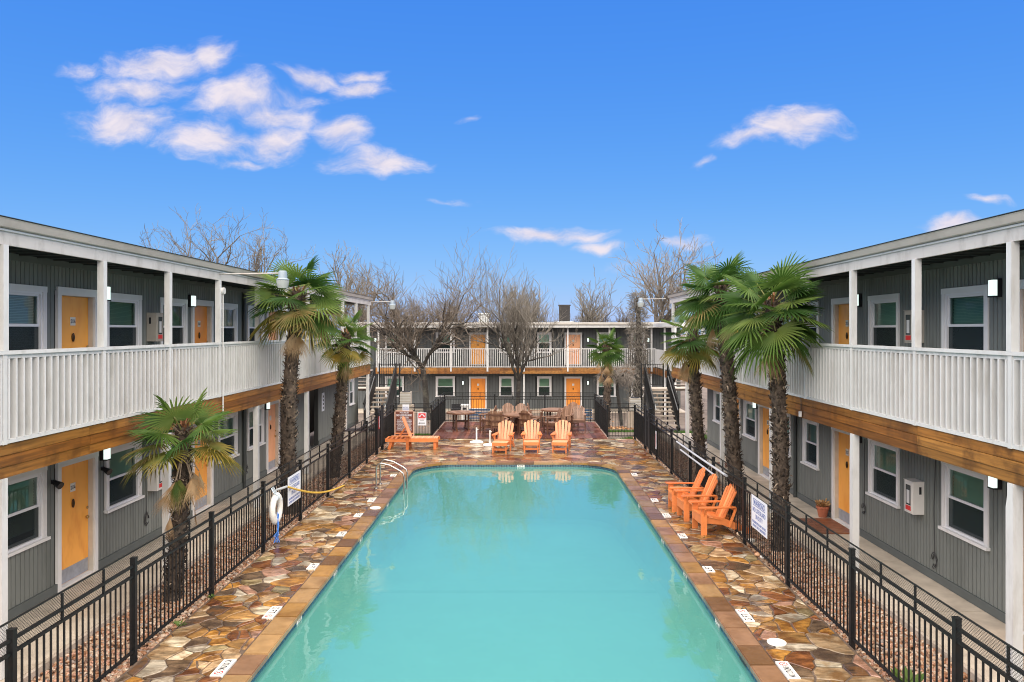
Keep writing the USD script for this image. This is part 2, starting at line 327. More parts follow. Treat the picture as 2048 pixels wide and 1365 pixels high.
# sidewalks: slabs with sawn joints
def sidewalk(x0, x1, y0, y1, xe):
    s = thing('sidewalk', 'pale concrete sidewalk along the ' + ('left' if x0 < 0 else 'right') + ' wing under its balcony', 'sidewalk', kind='structure', loc=((x0 + x1) / 2, (y0 + y1) / 2, 0))
    y = y0
    while y < y1 - .01:
        e = min(y + 2.44, y1)
        MB().box(x0, x1, y + .006, e - .006, -.10, -.004 + rnd.uniform(-.002, .002)).build('slab', M_concrete, s)
        y = e
    MB().box(xe[0], xe[1], y0, y1, -.32, -.02).build('slab_edge', M_curb, s)
    return s
sidewalk(WL, -6.08, 4.0, 31.4, (-6.08, -6.03))
sidewalk(5.60, WR, 4.0, 31.0, (5.55, 5.60))

# gravel beds between sidewalks and fences
for x0, x1 in ((-6.03, -4.86), (4.44, 5.55)):
    tag(MB().box(x0, x1, 4.0, 31.0, -.20, -.125).build('gravel_bed', M_gravel_bed), 'earth bed under the pebbles along the ' + ('left' if x0 < 0 else 'right') + ' fence', 'gravel bed', kind='structure')
PEB = [pm(f'pebble_{n}', c, .6, .3, 30, dirt=tuple(np.array(c) * .5), dirt_scale=14, dirt_amt=.5) for n, c in (('tan', (.38, .25, .16)), ('rust', (.27, .125, .06)), ('cream', (.48, .37, .28)), ('brown', (.17, .09, .055)), ('pink', (.40, .22, .15)), ('grey', (.25, .20, .17)))]
def gravel(x0, x1, y0, y1, n, zbase, name='gravel', rmin=.018, rmax=.036):
    path = '/World/' + numbered('/World', name)
    pi = UsdGeom.PointInstancer.Define(stage, path)
    for i, m in enumerate(PEB):
        ico = trimesh.creation.icosphere(1)
        v = ico.vertices * (1 + .28 * (meshkit.noise(ico.vertices * 1.3 + i * 7.1, i) - .5)[:, None] * 2) * np.array([1.25, .9, .62])
        usdkit.mesh(stage, f'{path}/pebble_{i:03d}' if i else f'{path}/pebble', (v, ico.faces), m, True)
        pi.CreatePrototypesRel().AddTarget(f'{path}/pebble_{i:03d}' if i else f'{path}/pebble')
    g = np.random.default_rng(int(abs(x0 * 1000)) + 3)
    yy = y0 + (y1 - y0) * g.random(n) ** 1.35
    P = np.stack([g.uniform(x0, x1, n), yy, np.full(n, zbase) + g.uniform(0, .025, n)], 1)
    P[:, 2] += .03 * (meshkit.noise(P * 1.1, 5) - .5)
    pi.CreatePositionsAttr(Vt.Vec3fArray.FromNumpy(P.astype(np.float32)))
    s = g.uniform(rmin, rmax, n)
    pi.CreateScalesAttr(Vt.Vec3fArray.FromNumpy(np.repeat(s[:, None], 3, 1).astype(np.float32)))
    q = g.normal(size=(n, 4)) * np.array([1, .35, .35, 1]); q /= np.linalg.norm(q, axis=1, keepdims=True)
    pi.CreateOrientationsAttr(Vt.QuathArray([Gf.Quath(float(a), float(b), float(c), float(d)) for a, b, c, d in q]))
    pi.CreateProtoIndicesAttr(Vt.IntArray.FromNumpy(g.choice(6, n, p=[.26, .22, .17, .13, .14, .08]).astype(np.int32)))
    for k_, v_ in (('kind', 'stuff'), ('category', 'gravel'), ('label', 'tan and rust pebbles between the ' + ('left' if x0 < 0 else 'right') + ' fence and the sidewalk')): pi.GetPrim().SetCustomDataByKey(k_, v_)
gravel(-6.02, -4.87, 6.5, 30.5, 19000, -.118)
gravel(4.46, 5.54, 6.5, 30.5, 17000, -.118)

# ---- flagstone deck
STONE = [pm(f'flagstone_{n}', c, .28, .55, 3.6, stretch=(1, 2.4, 1), bump=.35, bscale=9, dirt=d, dirt_scale=3.2, dirt_amt=.9, wet=.06, each=.30, dirt_lo=.45, sharp=.16) for n, c, d in (
    ('ochre', (.25, .135, .045), (.10, .042, .014)), ('rust', (.17, .065, .022), (.06, .022, .011)), ('tan', (.30, .205, .115), (.13, .065, .022)), ('cream', (.40, .335, .235), (.20, .115, .045)),
    ('pink', (.29, .165, .115), (.15, .07, .035)), ('umber', (.12, .078, .046), (.05, .032, .022)), ('dark', (.07, .048, .035), (.14, .065, .024)), ('gold', (.29, .14, .03), (.11, .042, .010)), ('olive', (.20, .155, .08), (.09, .058, .022)), ('grey', (.29, .25, .19), (.13, .085, .05)))]
STONE_P = [.20, .13, .19, .10, .05, .12, .06, .08, .03, .04]
M_mortar = pm('dark_mortar', (.095, .065, .045), .7, .4, 9, bump=.3, bscale=40, wet=.35)
def wobble(poly, amp=.06, step=.06):
    p = shapely.segmentize(poly, step)
    c = np.array(p.exterior.coords)[:-1]
    q = np.stack([c[:, 0], c[:, 1], np.zeros(len(c))], 1)
    c = c + amp * np.stack([meshkit.noise(q * 3.3, 11) - .5, meshkit.noise(q * 3.3, 23) - .5], 1) * 2.6 + .012 * np.stack([meshkit.noise(q * 11, 31) - .5, meshkit.noise(q * 11, 43) - .5], 1) * 2
    return Polygon(c)
def flagstones(region, density, parent, seed, joint=.009):
    g = np.random.default_rng(seed)
    x0, y0, x1, y1 = region.bounds
    n = int((x1 - x0 + 1) * (y1 - y0 + 1) * density)
    P = np.stack([g.uniform(x0 - .5, x1 + .5, n), g.uniform(y0 - .5, y1 + .5, n)], 1)
    keep = g.random(n) < .12 + 1.0 * meshkit.noise(np.stack([P[:, 0] * 1.5, P[:, 1] * 1.5, np.zeros(n)], 1), seed) ** 1.5
    P = P[keep]
    for _ in range(1):          # one relaxation step evens the sizes a little
        V = Voronoi(P)
        for i, ri in enumerate(V.point_region):
            r = V.regions[ri]
            if r and -1 not in r:
                c = V.vertices[r].mean(0)
                if np.linalg.norm(c - P[i]) < .5: P[i] = P[i] * .75 + c * .25
    V = Voronoi(P); out = []
    for ri in V.point_region:
        r = V.regions[ri]
        if not r or -1 in r: continue
        pg = Polygon(V.vertices[r])
        if not pg.is_valid or pg.area > 3: continue
        pg = wobble(pg).buffer(0).intersection(region).buffer(-joint * g.uniform(.7, 1.5)).simplify(.006)
        for q in getattr(pg, 'geoms', [pg]):
            if q.geom_type == 'Polygon' and q.area > .006: out.append(q)
    out.sort(key=lambda q: q.centroid.y)
    rest = {}
    for qi, q in enumerate(out):
        ins = q.buffer(-.009)
        if ins.is_empty or ins.geom_type != 'Polygon': continue
        h = g.uniform(-.004, .004); tx, ty = g.normal(0, .006, 2); c = q.centroid
        top = trimesh.creation.triangulate_polygon(Polygon(ins.exterior), engine='earcut')
        tv = np.asarray(top[0]); tf = np.asarray(top[1])
        zt = lambda xy: h + tx * (xy[:, 0] - c.x) + ty * (xy[:, 1] - c.y)
        mb = MB().add(np.column_stack([tv, zt(tv)]), tf)
        o = np.array(shapely.segmentize(Polygon(q.exterior), .12).exterior.coords)[:-1]
        if Polygon(o).exterior.is_ccw is False: o = o[::-1]
        no = len(o)
        # bevel ring drawn from the outline towards the inset edge, then a skirt
        inn = np.array([[*ins.exterior.interpolate(ins.exterior.project(Point(*w))).coords[0]] for w in o])
        ring = np.vstack([np.column_stack([inn, zt(inn)]), np.column_stack([o, zt(o) - .008]), np.column_stack([o, np.full(no, -.05)])])
        f = []
        for i in range(no):
            j = (i + 1) % no
            f += [[i, no + i, no + j], [i, no + j, j], [no + i, 2 * no + i, 2 * no + j], [no + i, 2 * no + j, no + j]]
        mb.add(ring, np.array(f))
        si = g.choice(len(STONE), p=STONE_P)
        if qi < 299: mb.build('flagstone', STONE[si], parent)
        else: rest.setdefault(si, []).append(mb)
    for si, ms in sorted(rest.items()):
        al = MB()
        for mb in ms:
            for v_, f_ in zip(mb.v, mb.f): al.v.append(v_); al.f.append(f_ + al.n)
            al.n += mb.n
        al.build('far_flagstones', STONE[si], parent, kind='stuff')
    return len(out)
far_out = 24.0 + SW
def pool_outline(d):
    """The pool's edge grown by d: a rectangle with rounded far corners."""
    r = 1.25 + d
    x0, x1, y0, y1 = PL - d, PR + d, PY0 - d, PY1 + d
    arc = lambda cx, cy, a0, a1: [(cx + r * math.cos(a), cy + r * math.sin(a)) for a in np.linspace(a0, a1, 13)]
    return Polygon([(x0, y0), (x1, y0)] + arc(x1 - r, y1 - r, 0, math.pi / 2) + arc(x0 + r, y1 - r, math.pi / 2, math.pi))
outer = pool_outline(SW + .006)
decks = [(sbox(-4.86, 6.0, PL - SW, 22.6), 0), (sbox(PR + SW, 6.0, 4.36, 22.6), 1), (sbox(-4.86, 22.61, 4.36, 29.32), 2)]
for reg, k in decks:
    reg = reg.difference(outer)
    d = thing('pool_deck', ('wet brown flagstone strip left of the pool', 'wet brown flagstone strip right of the pool', 'flagstone terrace between the pool and the wooden deck')[k], 'pool deck', kind='structure', loc=(reg.centroid.x, reg.centroid.y, 0))
    flagstones(reg, 25.0 if k < 2 else 15, d, 100 + k)
    b = reg.buffer(.03).difference(outer)
    m = trimesh.creation.extrude_polygon(b if b.geom_type == 'Polygon' else max(b.geoms, key=lambda q: q.area), .20, engine='earcut'); m.apply_translation([0, 0, -.215])
    MB().mesh(m).build('mortar_bed', M_mortar, d)

# ---- pool: basin, waterline tiles, coping stones, water
M_plaster = pm('pool_plaster', (.52, .70, .66), .7, .06, .8)
M_wtile = [plain(f'waterline_tile_{i}', c, .25) for i, c in enumerate(((.02, .05, .09), (.03, .085, .13), (.012, .03, .05)))]
M_coping = [pm(f'coping_{n}', c, .38, .22, 3.0, bump=.16, bscale=14, dirt=d, dirt_scale=1.4, dirt_amt=.7, wet=.13, each=.22) for n, c, d in (('tan', (.25, .15, .065), (.13, .065, .022)), ('brown', (.14, .072, .032), (.085, .038, .015)), ('gold', (.25, .135, .04), (.13, .055, .014)), ('rose', (.20, .11, .06), (.11, .052, .024)))]
pool = thing('swimming_pool', 'long rectangular swimming pool with brown stone coping', 'swimming pool', kind='structure', loc=(-.2, 14, 0))
WATER_Z = -.135
ins = pool_outline(.03)
def depth(y): return -1.15 - .75 * np.clip((np.asarray(y) - 15.5) / 7.0, 0, 1)
oc = np.array(shapely.segmentize(ins, .5).exterior.coords)[:-1]
if not Polygon(oc).exterior.is_ccw: oc = oc[::-1]
no = len(oc)
rings = [np.column_stack([oc, np.full(no, -.03)]), np.column_stack([oc, depth(oc[:, 1]) + .12])]
ic = np.array([[x + .12 * np.sign(-.2 - x), y + .12 * np.sign(14 - y)] for x, y in oc]); rings.append(np.column_stack([ic, depth(ic[:, 1])]))
f = []
for k in range(2):
    for i in range(no):
        j = (i + 1) % no; a, b = k * no + i, k * no + j
        f += [[a, a + no, b + no], [a, b + no, b]]
mb = MB().add(np.vstack(rings), np.array(f)[:, ::-1])
fl = trimesh.creation.triangulate_polygon(Polygon(ic), engine='earcut')
gx, gy = np.linspace(PL, PR, 9), np.linspace(PY0, PY1, 43)
cells = []
fv = np.array([[x, y, depth(y)] for x in gx for y in gy]); ff = [[i * 43 + j, (i + 1) * 43 + j, (i + 1) * 43 + j + 1, i * 43 + j + 1] for i in range(8) for j in range(42)]
mb.add(fv, ff)
mb.build('basin', M_plaster, pool, smooth=40)
MB().box(PL + .1, PR - .1, 15.42, 15.57, -1.1495, -1.1455).build('depth_line', plain('depth_line_tile', (.40, .60, .57), .5), pool)
# waterline tiles, two courses, joined: too small to pick apart
tl = {0: MB(), 1: MB(), 2: MB()}
line = ins.exterior; L = line.length; s = 0.0; tw = .052
while s < L:
    p, q = line.interpolate(s), line.interpolate(min(s + tw - .004, L))
    if p.y > 5.5:
        d = np.array([q.x - p.x, q.y - p.y]); d /= max(np.linalg.norm(d), 1e-9); nrm = np.array([-d[1], d[0]])
        if not ins.contains(Point(p.x + nrm[0] * .05, p.y + nrm[1] * .05)): nrm = -nrm
        for c in range(3):
            a, b = np.array([p.x, p.y]), np.array([q.x, q.y]); z0 = -.052 - (c + 1) * tw; z1 = z0 + tw - .004
            v = [[*(a + nrm * e), z] for z in (z0, z1) for e in (0, .006)] + [[*(b + nrm * e), z] for z in (z0, z1) for e in (0, .006)]
            tl[rnd.choice([0, 0, 1, 1, 2])].add(v, [[0, 2, 3, 1], [4, 5, 7, 6], [1, 3, 7, 5], [2, 6, 7, 3], [0, 1, 5, 4]])
    s += tw
for k in tl: tl[k].build('waterline_tile', M_wtile[k], pool, kind='stuff')
# coping stones
def coping_stone(poly):
    q = poly.buffer(-.004)
    top = q.buffer(-.012)
    zt = .004 + rnd.uniform(-.002, .002)
    m = trimesh.creation.extrude_polygon(q, .050 + zt, engine='earcut'); m.apply_translation([0, 0, -.062])
    t = trimesh.creation.extrude_polygon(top, .012, engine='earcut'); t.apply_translation([0, 0, zt - .0122])
    MB().mesh(m).mesh(t).build('coping_stone', rnd.choice(M_coping), pool)
ring_poly = pool_outline(SW).difference(pool_outline(0))
y = 5.0
while y < PY1 - 1.28:
    e = min(y + rnd.uniform(.56, .66), PY1 - 1.25)
    coping_stone(sbox(PL - SW, y, PL, e)); y = e
y = 5.1
while y < PY1 - 1.28:
    e = min(y + rnd.uniform(.56, .66), PY1 - 1.25)
    coping_stone(sbox(PR, y, PR + SW, e)); y = e
for sx, cx in ((-1, PL + 1.25), (1, PR - 1.25)):
    cy = PY1 - 1.25
    for k in range(4):
        a0, a1 = (k * math.pi / 8, (k + 1) * math.pi / 8)
        aa = np.linspace(a0, a1, 5)
        pg = Polygon([(cx + sx * 1.25 * math.cos(a), cy + 1.25 * math.sin(a)) for a in aa] + [(cx + sx * (1.25 + SW) * math.cos(a), cy + (1.25 + SW) * math.sin(a)) for a in aa[::-1]])
        coping_stone(pg.buffer(0))
x = PL + 1.25
while x < PR - 1.26:
    e = min(x + .605, PR - 1.25)
    coping_stone(sbox(x, PY1, e, PY1 + SW)); x = e
# depth markers on the deck and on the waterline
M_dtile = plain('marker_tile', (.72, .70, .66), .35)
def flat_text(txt, h, depth_=.0015):
    m = meshkit.text_mesh(txt, h, depth_, True); m.apply_translation([-m.bounds[:, 0].mean(), 0, 0]); return m
def marker(x, y, side, kind):
    """side: -1 left deck, 1 right deck; the print reads from the water."""
    n = .46 if kind in ('no_diving', '3 FT') else .31
    hw = .078
    t = MB().box(x - hw, x + hw, y - n / 2, y + n / 2, -.02, .0125).build('depth_marker', M_dtile, pool)
    # letters stand with their foot towards the water's far side, reading along the pool
    ya = np.array([-float(side), 0, 0]); xa = np.array([0, float(side), 0]) ; za = np.array([0, 0, 1.0])
    if kind == 'no_diving':
        m = flat_text('NO DIVING', .075)
        w = m.extents[0]; m.apply_scale([.29 / w, 1, 1])
        MB().mesh(m, mat4(xa, ya, za, (x + side * .037, y - side * .06, .0128))).build('lettering', M_text, t)
    else:
        m = flat_text(kind, .10); m.apply_scale([.25 / m.extents[0], 1, 1])
        MB().mesh(m, mat4(xa, ya, za, (x + side * .05, y - side * (.07 if n > .4 else 0), .0128))).build('lettering', M_text, t)
    if n > .2 and kind in ('no_diving', '3 FT'):
        c = np.array([x, y + side * .155, .0128]); r = trimesh.creation.annulus(.040, .052, .0015); mb = MB().mesh(r, mat4((1, 0, 0), (0, 1, 0), (0, 0, 1), c + [0, 0, .0008]))
        mb.bar(c + [-.030, -.030, .0022], c + [.030, .030, .0022], .009, .001)
        mb.build('no_diving_symbol', M_red, t)
        MB().bar(c + [-.02, .004, .0012], c + [.018, -.006, .0012], .010, .001).build('diver_figure', M_text, t)
for yy, k in ((9.42, 'no_diving'), (11.26, '3 FT'), (13.45, '4 FT'), (15.6, '4½ FT'), (17.2, '5 FT'), (18.7, '5 FT'), (21.9, '5 FT')):
    k2 = k.replace('½', '')
    marker(PL - SW - .085, yy, -1, k2 if k2 in ('no_diving', '3 FT', '4 FT', '5 FT') else '4 FT')
for yy, k in ((9.35, 'no_diving'), (11.14, '3 FT'), (13.3, '4 FT'), (15.45, '4 FT'), (17.15, '5 FT'), (18.7, '5 FT'), (22.05, '5 FT')):
    marker(PR + SW + .085, yy, 1, k)
def wall_marker(x, y, xa, nrm, txt):
    o = np.array([x, y, 0.0]); xa = np.array(xa, float); nrm = np.array(nrm, float)
    Fm = Frame(o, xa, nrm)
    t = MB().box(-.12, .12, 0, .009, -.15, -.064, Fm).build('waterline_marker', M_dtile, pool)
    MB().mesh(flat_text(txt, .06), mat4(xa, (0, 0, 1), nrm, o + nrm * .0092 + np.array([0, 0, -.136]))).build('lettering', M_text, t)
for yy, k in ((11.26, '3 FT'), (13.45, '4 FT'), (15.6, '4 FT'), (18.7, '5 FT')):
    wall_marker(PL - .03, yy, (0, -1, 0), (1, 0, 0), k); wall_marker(PR + .03, yy - .1, (0, 1, 0), (-1, 0, 0), k)
wall_marker(-.02, PY1 + .03, (1, 0, 0), (0, -1, 0), '5 FT')
# skimmer mouth, return fitting
MB().box(PR + .022, PR + .034, 9.72, 10.02, -.17, -.05).build('skimmer_mouth', M_black, pool)
mb = MB(); a = np.linspace(0, 2 * math.pi, 17)[:-1]
mb.tube([(PR + .012, 11.05 + .07 * math.cos(t), -.42 + .07 * math.sin(t)) for t in np.linspace(0, 2 * math.pi, 20)], .014, 6, False).build('return_fitting', plain('fitting_plastic', (.10, .30, .30), .4), pool)
lid = MB().lathe([(.0, .018), (.115, .018), (.125, .013), (.127, .0)], (3.43, 10.18, .0), 28).build('skimmer_lid', M_dtile, pool)
lid2 = MB().lathe([(.0, .018), (.115, .018), (.125, .013), (.127, .0)], (-3.45, 17.87, .004), 28).build('skimmer_lid', M_dtile, pool)
# water surface
M_water = usdkit.material(stage, '/World/Looks/pool_water', {"g": ("geometry", {}), "m1": ("mapping", {"scale": (1.0, .8, 1.0)}), "n1": ("noise_texture", {"scale": 1.6, "detail": 3.0, "roughness": .55}), "n2": ("noise_texture", {"scale": 14.0, "detail": 2.0}),
    "h": ("math", {"math_type": "multiply_add", "value2": .06}), "b": ("bump", {"strength": .085, "distance": .06}),
    "tr": ("transparent_bsdf", {"color": (.50, .86, .80)}), "df": ("diffuse_bsdf", {"color": (.105, .335, .30)}), "t": ("mix_closure", {"fac": .55}), "gl": ("glossy_bsdf", {"color": (.95, .95, .95), "roughness": .02}), "f": ("fresnel", {"IOR": 2.0}), "mx": ("mix_closure", {})},
    [("g.position", "m1.vector"), ("m1.vector", "n1.vector"), ("m1.vector", "n2.vector"), ("n2.fac", "h.value1"), ("n1.fac", "h.value3"), ("h.value", "b.height"), ("b.normal", "gl.normal"), ("b.normal", "f.normal"),
     ("f.fac", "mx.fac"), ("tr.BSDF", "t.closure1"), ("df.BSDF", "t.closure2"), ("t.closure", "mx.closure1"), ("gl.BSDF", "mx.closure2")], surface="mx.closure")
wp = pool_outline(.028)
m = trimesh.creation.triangulate_polygon(wp, engine='earcut')
tag(MB().add(np.column_stack([np.asarray(m[0]), np.full(len(m[0]), WATER_Z)]), m[1]).build('water', M_water), 'still turquoise water of the swimming pool', 'water', kind='structure')
# ================================================================ the two side wings and the far building
M_blinds = [M_blind, plain('cream_blind', (.66, .62, .52), .5), plain('grey_blind', (.50, .55, .55), .5)]
M_number = plain('number_plate', (.62, .60, .55), .4)
def glass(a0, a1, n, z0, z1, Fm):
    """A pane as one sheet that faces out of the wall."""
    f = [[0, 1, 2, 3]]
    return MB().add(Fm(np.array([[a0, n, z0], [a1, n, z0], [a1, n, z1], [a0, n, z1]])), f if np.dot(np.cross(Fm.a, [0, 0, 1.0]), Fm.n) > 0 else [f[0][::-1]])
def build_window(parent, Fm, a0, a1, z0, z1, curtain=0, blind=True, mid=None):
    """A double-hung window: trim, sill, vinyl frame, two sashes, panes, screen, blind. a along the wall, z heights of the outer trim."""
    w = group_part(parent, 'window')
    t = .09; mid = mid if mid is not None else (z0 + z1) / 2 - .02
    mb = MB().box(a0, a0 + t, -.01, .034, z0 + .045, z1 - t, Fm).box(a1 - t, a1, -.01, .034, z0 + .045, z1 - t, Fm).box(a0 - .004, a1 + .004, -.01, .038, z1 - t, z1, Fm)
    mb.build('trim', M_trim, w)
    MB().box(a0 - .03, a1 + .03, -.01, .075, z0, z0 + .045, Fm).build('sill', M_trim, w)
    b0, b1, c0, c1 = a0 + t, a1 - t, z0 + .045, z1 - t
    fr = .035
    MB().box(b0, b0 + fr, -.09, .018, c0, c1, Fm).box(b1 - fr, b1, -.09, .018, c0, c1, Fm).box(b0 + fr, b1 - fr, -.09, .018, c1 - fr, c1, Fm).box(b0 + fr, b1 - fr, -.09, .018, c0, c0 + fr, Fm).build('frame', M_vinyl, w)
    s0, s1 = b0 + fr, b1 - fr
    st = .032
    up = MB().box(s0, s0 + st, -.04, -.012, mid, c1 - fr, Fm).box(s1 - st, s1, -.04, -.012, mid, c1 - fr, Fm).box(s0, s1, -.0405, -.0115, c1 - fr - st, c1 - fr, Fm).box(s0, s1, -.0405, -.006, mid - .02, mid + .022, Fm)
    up.build('upper_sash', M_vinyl, w)
    lo = MB().box(s0, s0 + st, -.075, -.048, c0 + fr, mid, Fm).box(s1 - st, s1, -.075, -.048, c0 + fr, mid, Fm).box(s0, s1, -.0755, -.0475, c0 + fr, c0 + fr + st, Fm)
    lo.build('lower_sash', M_vinyl, w)
    glass(s0 + st, s1 - st, -.026, mid + .022, c1 - fr - st, Fm).build('pane', M_glass, w)
    glass(s0 + st, s1 - st, -.062, c0 + fr + st, mid - .02, Fm).build('pane', M_glass, w)
    MB().box(s0, s1, -.022, -.020, c0 + fr, mid - .021, Fm).build('insect_screen', M_screen, w)
    if curtain:
        n = 22; e0, e1 = (s0, s0 + (s1 - s0) * .72) if curtain == 1 else (s0, s1)
        mb = MB(); aa = np.linspace(e0, e1, n)
        zt, zb = c1, (mid - .25 if curtain == 1 else c0)
        v = [[a, -.17 + .022 * math.sin(i * 1.9), z] for z in (zb, zt) for i, a in enumerate(aa)]
        mb.add(Fm(np.array(v)), [[i, i + 1, n + i + 1, n + i] for i in range(n - 1)]).build('curtain', M_curtain, w)
    if blind:
        mb = MB(); z = c1 - .03; zend = c0 + .02 if rnd.random() < .6 else c0 + rnd.uniform(.1, .6) * (c1 - c0); tl_ = rnd.uniform(.0185, .0235)
        while z > zend:
            v = np.array([[s0 + .004, -.098, z], [s1 - .004, -.098, z], [s1 - .004, -.086, z - tl_], [s0 + .004, -.086, z - tl_]])
            mb.add(Fm(v), [[0, 1, 2, 3]]); z -= .024
        mb.build('blind', M_blinds[rnd.choice([0, 0, 1, 2])], w)
        if z < c0 + .04: pass
        else: MB().box(s0 + .004, s1 - .004, -.098, -.085, z - .012, z + .012, Fm).build('blind_rail', M_vinyl, w)
    return w
def build_door(parent, Fm, a0, a1, z0, mat, kick=True, number=None, hinge=1, trim_top=2.10):
    """A flush door in a white frame; a0..a1 the frame's outer edges, z0 the floor."""
    d = group_part(parent, 'door')
    t = .095
    MB().box(a0, a0 + t, -.012, .036, z0, z0 + trim_top - .11, Fm).box(a1 - t, a1, -.012, .036, z0, z0 + trim_top - .11, Fm).box(a0 - .006, a1 + .006, -.012, .042, z0 + trim_top - .11, z0 + trim_top + .02, Fm).build('trim', M_trim, d)
    b0, b1 = a0 + t, a1 - t
    MB().box(b0, b0 + .022, -.14, .004, z0, z0 + 2.0, Fm).box(b1 - .022, b1, -.14, .004, z0, z0 + 2.0, Fm).box(b0, b1, -.14, .003, z0 + 1.985, z0 + 2.0, Fm).build('jamb', M_jamb, d)
    c0, c1 = b0 + .022, b1 - .022
    MB().box(c0 + .003, c1 - .003, -.118, -.075, z0 + .035, z0 + 1.982, Fm).build('leaf', mat, d)
    MB().box(b0, b1, -.13, .02, z0 - .003, z0 + .03, Fm).build('threshold', M_trim, d)
    if kick: MB().box(c0 + .01, c1 - .01, -.0755, -.072, z0 + .04, z0 + .27, Fm).build('kick_plate', M_kick, d)
    m = (c0 + c1) / 2
    pl = MB().box(m - .07, m + .07, -.0755, -.066, z0 + 1.50, z0 + 1.64, Fm).build('number_plate', M_number, d)
    if number:
        mm = flat_text(number, .062); mm.apply_scale([.85, 1, 1])
        xa = Fm.a * (1 if not Fm.flip else -1)
        # lettering reads left to right for someone facing the wall
        right = np.cross([0, 0, 1.0], Fm.n)
        o = Fm(np.array([[m, -.0657, z0 + 1.54]]))[0]
        MB().mesh(mm, mat4(right, (0, 0, 1), Fm.n, o)).build('number', M_text, pl)
    k = MB(); o = Fm(np.array([[m, -.062, z0 + 1.30]]))[0]
    sp = trimesh.creation.icosphere(2); k.mesh(sp, mat4(Fm.a * .034, Fm.n * .022, (0, 0, .075), o)).build('knocker', M_brass_dark, d, smooth=True)
    hk = c1 - .07 if hinge > 0 else c0 + .07
    for z, r, nm in ((.98, .030, 'knob'), (1.14, .026, 'deadbolt')):
        o = Fm(np.array([[hk, -.045, z0 + z]]))[0]
        MB().mesh(sp, mat4(Fm.a * r, Fm.n * (r * .9 if nm == 'knob' else .014), (0, 0, r), o)).build(nm, M_brass, d, smooth=True)
    return d
M_brass_dark = plain('dark_bronze', (.06, .03, .012), .35, .6)

def siding(parent, Fm, a0, a1, z0, z1, holes, pitch=.102, panel=1.224, mat=None, n1=.012):
    """Grooved plywood siding in sheets about 1.2 m wide, each board of the grooves standing proud, cut round the openings."""
    a = a0
    while a < a1 - .01:
        e = min(a + panel, a1); mb = MB(); hi = MB(); b = a; cnt = 0; whole = False
        while b < e - .004:
            g = min(b + pitch, e); m = (b + g) / 2
            cuts = sorted([(h[2], h[3]) for h in holes if h[0] < g - .02 and h[1] > b + .02])
            z = z0
            for c0, c1 in cuts + [(z1, z1)]:
                if c0 - z > .01: (mb if z == z0 else hi).box(b + .0075, g - .0075, -.012, n1, z, min(c0, z1), Fm); cnt += 1
                z = max(z, c1)
            whole = whole or not cuts
            b = g
        if whole and hi.v: mb.v += hi.v; mb.f += [f + mb.n for f in hi.f]; hi.v = []
        for part_ in (mb, hi):
            if part_.v: part_.build('siding_panel', mat or M_siding, parent)
        a = e
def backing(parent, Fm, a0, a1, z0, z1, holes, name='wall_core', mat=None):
    """The wall behind the siding, with its openings left open, and a room painted dark behind them."""
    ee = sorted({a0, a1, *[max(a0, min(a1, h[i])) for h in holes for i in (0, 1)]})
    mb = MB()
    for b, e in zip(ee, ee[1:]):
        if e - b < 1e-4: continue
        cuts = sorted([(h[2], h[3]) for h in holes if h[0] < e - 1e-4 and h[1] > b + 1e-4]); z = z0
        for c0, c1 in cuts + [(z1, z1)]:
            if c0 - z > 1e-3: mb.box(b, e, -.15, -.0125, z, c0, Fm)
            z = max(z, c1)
    mb.build(name, mat or M_groove_shade, parent)

